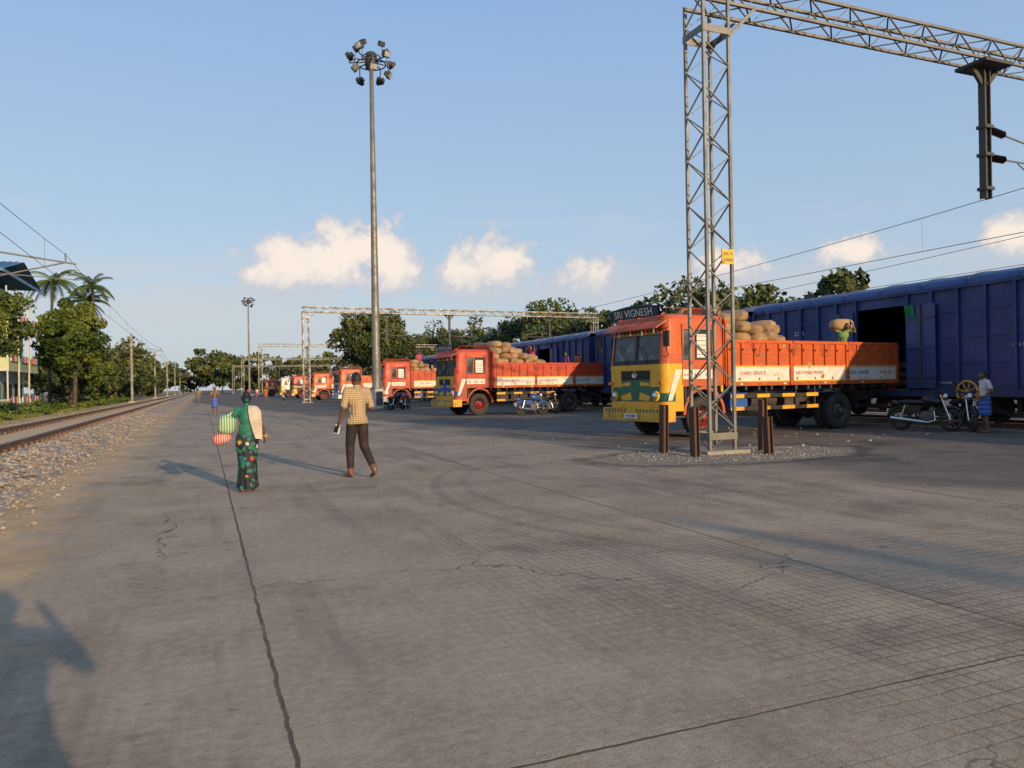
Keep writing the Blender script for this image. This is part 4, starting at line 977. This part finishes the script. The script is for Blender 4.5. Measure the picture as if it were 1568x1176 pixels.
# ---------------------------------------------------------------- motorcycles
def bike(loc,deg,col):
    mb=MB()
    for x in (-.64,.64):
        mb.lathe([(.21,-.035),(.25,-.06),(.29,-.05),(.31,0),(.29,.05),(.25,.06),(.21,.035),(.21,-.035)],(x,0,.31),'y',TYRE,22)
        for k in range(6):
            a=math.pi*2*k/6; mb.bar((x,0,.31),(x+.23*math.cos(a),0,.31+.23*math.sin(a)),.03,.03,HUBG)
        mb.cyl((x,-.07,.31),(x,.07,.31),.08,.08,HUBG,10)
        mb.tube([(x-.32,0,.42),(x-.24,0,.56),(x-.1,0,.65),(x+.08,0,.66),(x+.22,0,.58),(x+.3,0,.44)] ,.06,col,8)
    for s in(-1,1):
        mb.tube([(.64,s*.09,.31),(.50,s*.09,.72),(.40,s*.08,1.0)],.028,CHROME,8)
        mb.cyl((-.6,s*.13,.35),(-.48,s*.13,.72),.04,.035,CHROME,8)
        mb.tube([(-.64,s*.1,.31),(-.2,s*.1,.38)],.028,BLACK,6)
        mb.add([(-.55,s*.14,.72),(-.05,s*.15,.70),(-.12,s*.15,.46),(-.42,s*.14,.52)],[(0,1,2,3)],col)
        mb.cyl((.36,s*.25,1.08),(.32,s*.34,1.26),.008,.008,BLACK,5); mb.cbox((.32,s*.36,1.28),(.025,.13,.08),BLACK)
        mb.cbox((.47,s*.17,.93),(.06,.07,.05),LAMP)
    mb.tube([(.42,0,.9),(.28,0,.45),(.05,0,.25),(-.2,0,.28),(-.28,0,.62),(.38,0,.82)],.03,BLACK,6)
    mb.sph((.17,0,.84),(.28,.15,.14),col,16,10,rotm('Y',10),e=.8); mb.sph((-.30,0,.80),(.42,.14,.065),BLACK,16,8,e=.6); mb.sph((-.74,0,.76),(.18,.10,.09),col,10,8,rotm('Y',15))
    mb.sph((.04,0,.40),(.20,.15,.16),HUBG,12,8,e=.6); mb.cyl((.12,0,.45),(.22,0,.66),.09,.085,HUBG,10); mb.tube([(.24,-.08,.55),(.28,-.14,.3),(.1,-.16,.24),(-.2,-.18,.28),(-.85,-.19,.36)],[.02,.02,.025,.045,.05],CHROME,8)
    mb.tube([(.26,-.36,1.06),(.36,-.2,1.09),(.42,0,1.03),(.36,.2,1.09),(.26,.36,1.06)],.018,BLACK,6); mb.lathe([(.03,-.08),(.10,-.02),(.10,.06),(.001,.09)],(.50,0,.95),'x',CHROME,14); mb.sph((.42,0,1.02),(.08,.12,.07),col,10,8)
    mb.cyl((0,.1,.3),(-.05,.28,.02),.014,.014,BLACK,5); mb.cbox((-.92,0,.74),(.04,.16,.09),REDL); mb.cbox((-.97,0,.55),(.02,.18,.14),WHITE)
    return mb.obj('motorcycle',loc,math.radians(deg))
BKB=mat('bike_black',(.01,.01,.012),None,6,.25); BKBL=mat('bike_blue',(.02,.09,.35),None,6,.3); BKR=mat('bike_red',(.3,.02,.02),None,6,.3)
bike((18.75,15.3,0),-65,BKB); bike((19.5,14.7,0),235,BKB); bike((14.9,34.0,0),8,BKBL); bike((15.9,34.4,0),15,BKB); bike((11.5,47.8,0),40,BKB); bike((12.2,48.3,0),60,BKR)
bike((9.5,100,0),80,BKR)
# ---------------------------------------------------------------- vegetation
rs=np.random.RandomState(4)
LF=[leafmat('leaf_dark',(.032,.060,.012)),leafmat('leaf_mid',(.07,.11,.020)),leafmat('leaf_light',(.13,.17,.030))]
LFHAZE=[leafmat('hazed_leaf_dark',(.045,.068,.025)),leafmat('hazed_leaf_mid',(.072,.098,.032)),leafmat('hazed_leaf_light',(.115,.13,.045))]  # aerial haze put into the leaf colours of distant trees
BARK=mat('bark',(.10,.07,.045),(.06,.04,.03),4,.9,bump=.6)
def leaves(mb,cen,size,mt):
    n=len(cen)
    u=rs.normal(size=(n,3)); u/=np.linalg.norm(u,axis=1)[:,None]
    w_=rs.normal(size=(n,3)); v=np.cross(u,w_); v/=np.linalg.norm(v,axis=1)[:,None]
    s=size*rs.uniform(.6,1.3,(n,1)); u=u*s; v=v*s*.55
    V=np.stack([cen-u,cen-v*.9,cen+u,cen+v],axis=1).reshape(-1,3)
    b=len(mb.v); mb.v.extend(map(tuple,V.tolist())); k=mb.mi(mt)
    mb.f.extend([(b+4*i,b+4*i+1,b+4*i+2,b+4*i+3) for i in range(n)]); mb.m.extend([k]*n); mb.s.extend([False]*n)
def crown(mb,c,rad,ncl,per,size,mats,spread=.30):
    c=np.array(c,float);rad=np.array(rad,float); out=[]
    for i in range(ncl):
        d=rs.normal(size=3); d/=np.linalg.norm(d); rr=rs.uniform(.25,1)**.5
        cc=c+d*rad*rr; out.append(cc)
        R_=rad.mean()*spread*rs.uniform(.6,1.3)
        q=rs.normal(size=(per,3)); q/=np.linalg.norm(q,axis=1)[:,None]; q*=(R_*rs.uniform(.3,1.,(per,1))**.6); q[:,2]*=.7
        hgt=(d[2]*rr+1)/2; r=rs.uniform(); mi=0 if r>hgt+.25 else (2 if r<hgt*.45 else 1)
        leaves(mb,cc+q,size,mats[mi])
    return out
def tree(name,X,Y,H,rad,ncl,per,size,mats=LF,th=.35,tr_=.16):
    mb=MB(); cz=H-rad[2]
    cl=crown(mb,(0,0,cz),rad,ncl,per,size,mats)
    fork=(rs.uniform(-.2,.2),rs.uniform(-.2,.2),H*th)
    mb.tube([(0,0,-.1),(fork[0]*.5,fork[1]*.5,H*th*.5),fork],[tr_*1.4,tr_*1.05,tr_*.9],BARK,9)
    for i in range(0,len(cl),max(1,len(cl)//9)):
        c=cl[i]; mid=((fork[0]+c[0])/2+rs.uniform(-.2,.2),(fork[1]+c[1])/2+rs.uniform(-.2,.2),(fork[2]+c[2])/2-.15)
        mb.tube([fork,mid,tuple(c)],[tr_*.6,tr_*.38,tr_*.1],BARK,6)
    return mb.obj(name,(X,Y,0))
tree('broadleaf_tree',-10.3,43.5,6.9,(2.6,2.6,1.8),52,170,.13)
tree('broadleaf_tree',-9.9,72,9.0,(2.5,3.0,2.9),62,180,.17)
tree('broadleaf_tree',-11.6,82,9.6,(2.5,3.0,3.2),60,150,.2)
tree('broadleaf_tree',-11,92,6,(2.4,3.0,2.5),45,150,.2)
tree('broadleaf_tree',25,119,13,(5.6,5.6,4.2),90,170,.32,LFHAZE,.4,.25)
tree('broadleaf_tree',32,112,7.5,(3,3,2.2),40,120,.3,LFHAZE,.4,.2)
def palm(X,Y,H,seed):
    q=random.Random(seed); mb=MB(); top=Vector((q.uniform(-.5,.5),q.uniform(-.5,.5),H))
    pts=[(top.x*(k/8)**2,top.y*(k/8)**2,H*k/8) for k in range(9)]
    mb.tube(pts,[.22,.17,.16,.15,.15,.14,.14,.13,.13],BARK,9)
    for i in range(26):
        a=i*2.399+q.uniform(-.2,.2); e=q.uniform(-.35,1.1); L_=q.uniform(2.4,3.1)
        p=top.copy(); d=Vector((math.cos(a)*math.cos(e),math.sin(a)*math.cos(e),math.sin(e))); side=Vector((-math.sin(a),math.cos(a),0))
        pp=[p.copy()]; n=14
        for k in range(n):
            p=p+d*(L_/n); d=(d+Vector((0,0,-.105))).normalized(); pp.append(p.copy())
        mb.tube(pp,.03,LF[1],4)
        mt=LF[q.choice((0,1,1,2))]
        for k in range(2,n+1):
            for s in(-1,1):
                for o_ in (0,.5):
                    c=pp[k]-(pp[k]-pp[k-1])*o_; l=.75*(1-.55*abs(k/n-.45)*1.6)
                    tip=c+side*s*l*.7+Vector((0,0,-l*.55))+(pp[k]-pp[k-1])*1.2
                    dd=(pp[k]-pp[k-1])*.22
                    mb.add([c-dd,c+dd,tip],[(0,1,2)],mt)
    for k in range(6): mb.sph(top+Vector((.25*math.cos(k),.25*math.sin(k),-.3)),.14,LF[2],8,6)
    return mb.obj('palm_tree',(X,Y,0))
palm(-11.4,100,13.9,1); palm(-14.9,92,13.3,2); palm(-12.6,103,12.2,3)
def mass(name,pts,rad,hfun,mats,size,per,ncl):
    mb=MB()
    for (X,Y) in pts:
        H=hfun(X,Y)*rs.uniform(.8,1.15); r=rad*rs.uniform(.8,1.3)
        crown(mb,(X,Y,H*.55),(r,r,H*.47),ncl,per,size,mats,.33)
        mb.cyl((X,Y,0),(X,Y,H*.5),.2,.15,BARK,6)
    return mb.obj(name)
mass('tree_line',[(52+rs.uniform(-4,6),50+i*5.6+rs.uniform(-2,2)) for i in range(29)],5.,lambda x,y:9.7+(y>72)*3.0+(y>115)*1.4,LFHAZE,.42,95,26)
mass('tree_line',[(-11.5-rs.uniform(0,7)-(i%3)*2,112+i*6.5) for i in range(24)],4.2,lambda x,y:9.3,LFHAZE,.4,85,22)
mass('distant_trees',[(-50+i*9+rs.uniform(-3,3),300+rs.uniform(-20,30)) for i in range(28)],8,lambda x,y:14,LFHAZE,.9,70,24)
mass('distant_trees',[(-40-i*6,150+rs.uniform(-20,30)) for i in range(10)],6,lambda x,y:10,LFHAZE,.7,60,18)
mb=MB()
for i in range(230):
    Y=22+110*rs.uniform()**.8; X=-10.0-rs.exponential(1.6)
    h=rs.uniform(.15,.5)+max(0,(-11-X)*.3); h=min(h,.8 if Y<66 else 1.9)
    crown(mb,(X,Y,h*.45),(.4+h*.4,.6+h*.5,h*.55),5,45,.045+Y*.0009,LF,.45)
mb.obj('undergrowth')
mb=MB()
GR=leafmat('grass_blade',(.15,.17,.04))
for i in range(9000):
    Y=14+60*rs.uniform()**1.3; X=-9.4-rs.exponential(.9)
    if (math.sin(Y*1.3)+math.sin(Y*.37+1))<-.2+rs.uniform(-.8,.8): X-=.7
    if rs.uniform()<.05: X=rs.uniform(-8.8,-6.6)
    h=rs.uniform(.06,.28); a=rs.uniform(0,6.28); w_=.012+Y*.0004
    dx,dy=math.cos(a)*w_,math.sin(a)*w_
    mb.add([(X-dx,Y-dy,0),(X+dx,Y+dy,0),(X+rs.normal()*.08,Y+rs.normal()*.08,h)],[(0,1,2)],GR)
mb.obj('grass')
# ---------------------------------------------------------------- building
WALL=mat('lime_plaster',(.56,.57,.28),(.46,.47,.25),.6,.85,dirt=.35,dcol=(.24,.23,.15)); WALLB=mat('pale_blue_plaster',(.38,.5,.48),None,.6,.85,dirt=.3,dcol=(.18,.19,.16)); ROOFB=mat('blue_metal_roof',(.04,.12,.24),(.05,.15,.28),1,.5)
WIN=glassmat('window_glass',(.02,.03,.04)); WHT=mat('trim_white',(.55,.55,.5),None,1,.8,dirt=.2)
e=bpy.data.objects.new('apartment_building',None); sc.collection.objects.link(e)
mb=MB(); X0,X1,Y0,Y1=-32,-14.6,66,78
mb.box((X0,Y0,0),(X1,Y1,3.2),WALLB); mb.box((X0,Y0,3.2),(X1,Y1,9.6),WALL)
for z in(3.2,6.4,9.6): mb.box((X0-.1,Y0-.08,z-.05),(X1+.08,Y1+.1,z+.07),WHT)
mb.box((X1-.5,Y0-.03,.1),(X1+.03,Y0+.5,9.4),WHT)
mb.obj('walls',parent=e)
mb=MB()
for fl in range(3):
    zb=fl*3.2
    for k in range(5):
        xx=X1-1.9-k*3.3
        mb.box((xx-.6,Y0-.05,zb+1.0),(xx+.6,Y0-.01,zb+2.2),WHT); mb.box((xx-.52,Y0-.06,zb+1.08),(xx-.03,Y0-.045,zb+2.12),WIN); mb.box((xx+.03,Y0-.06,zb+1.08),(xx+.52,Y0-.045,zb+2.12),WIN)
        mb.box((xx-.75,Y0-.5,zb+2.28),(xx+.75,Y0-.01,zb+2.36),WHT)
    for k in range(3):
        yy=Y0+2.2+k*3.8
        mb.box((X1+.01,yy-1.4,zb+.15),(X1+.05,yy-.5,zb+2.3),WIN); mb.box((X1+.01,yy+.3,zb+1.0),(X1+.05,yy+1.3,zb+2.2),WIN)
mb.obj('windows',parent=e)
mb=MB()
for fl in (0,1,2):
    z=fl*3.2+.05
    for k in range(3):
        yy=Y0+2.2+k*3.8
        mb.box((X1+.13,yy-1.6,z-.1),(X1+1.2,yy+1.6,z+.08),WHT)
        mb.box((X1+1.12,yy-1.6,z+.08),(X1+1.2,yy+1.6,z+.95),WALLB if k%2 else WALL); mb.box((X1+.13,yy-1.6,z+.08),(X1+1.12,yy-1.52,z+.95),WALL)
        mb.box((X1+1.05,yy-1.55,z+.95),(X1+1.15,yy-1.45,z+3.1),WHT)
        for i in range(5): mb.cbox((X1+1.3,yy-1.2+i*.5,z+.9),(.06,.35,.5),(PINK,WHITE,BLUEP,ORC,WSH)[(i+k+fl)%5])
mb.obj('balconies',parent=e)
mb=MB()
mb.add([(X0-.8,Y0-1,10.6),(X1+1.3,Y0-1,10.6),(X1+1.3,(Y0+Y1)/2,12.1),(X0-.8,(Y0+Y1)/2,12.1),(X1+1.3,Y1+1,10.6),(X0-.8,Y1+1,10.6)],[(0,1,2,3),(3,2,4,5)],ROOFB)
for k in range(46):
    xx=X0-.7+k*.42
    mb.bar((xx,Y0-1.0,10.63),(xx,(Y0+Y1)/2,12.13),.06,.05,ROOFB)
mb.box((X0-.8,Y0-1.03,10.4),(X1+1.3,Y0-.99,10.63),ROOFB); mb.box((X1+1.27,Y0-1,10.35),(X1+1.31,Y1+1,10.6),ROOFB)
for xx in range(int(X0),int(X1)+1,4):
    for yy in (Y0+.3,Y1-.3): mb.box((xx-.06,yy-.06,9.6),(xx+.06,yy+.06,10.8),STEELD)
mb.box((X0,Y0+.05,9.6),(X1,Y0+.15,10.2),WALL)
mb.obj('roof',parent=e)
mb=MB(); mb.lathe([(.2,0),(.17,4),(.13,9.2),(0,9.25)],(0,0,0),'z',CONC,12); mb.bar((-.9,0,8.6),(.9,0,8.6),.1,.12,STEELD)
for s in(-.8,0,.8): mb.lathe([(.03,8.66),(.07,8.7),(.06,8.85),(.02,8.9)],(s,0,0),'z',INSUL,8)
mb.cbox((0,.35,6.3),(.8,.6,1.0),HUBG); mb.obj('shadow_pole',(13.5,-32,0))  # unseen pole added behind the camera to cast a long ground shadow
bpy.context.view_layer.update()
print('faces',sum(len(o.data.polygons) for o in sc.objects if o.type=='MESH'))
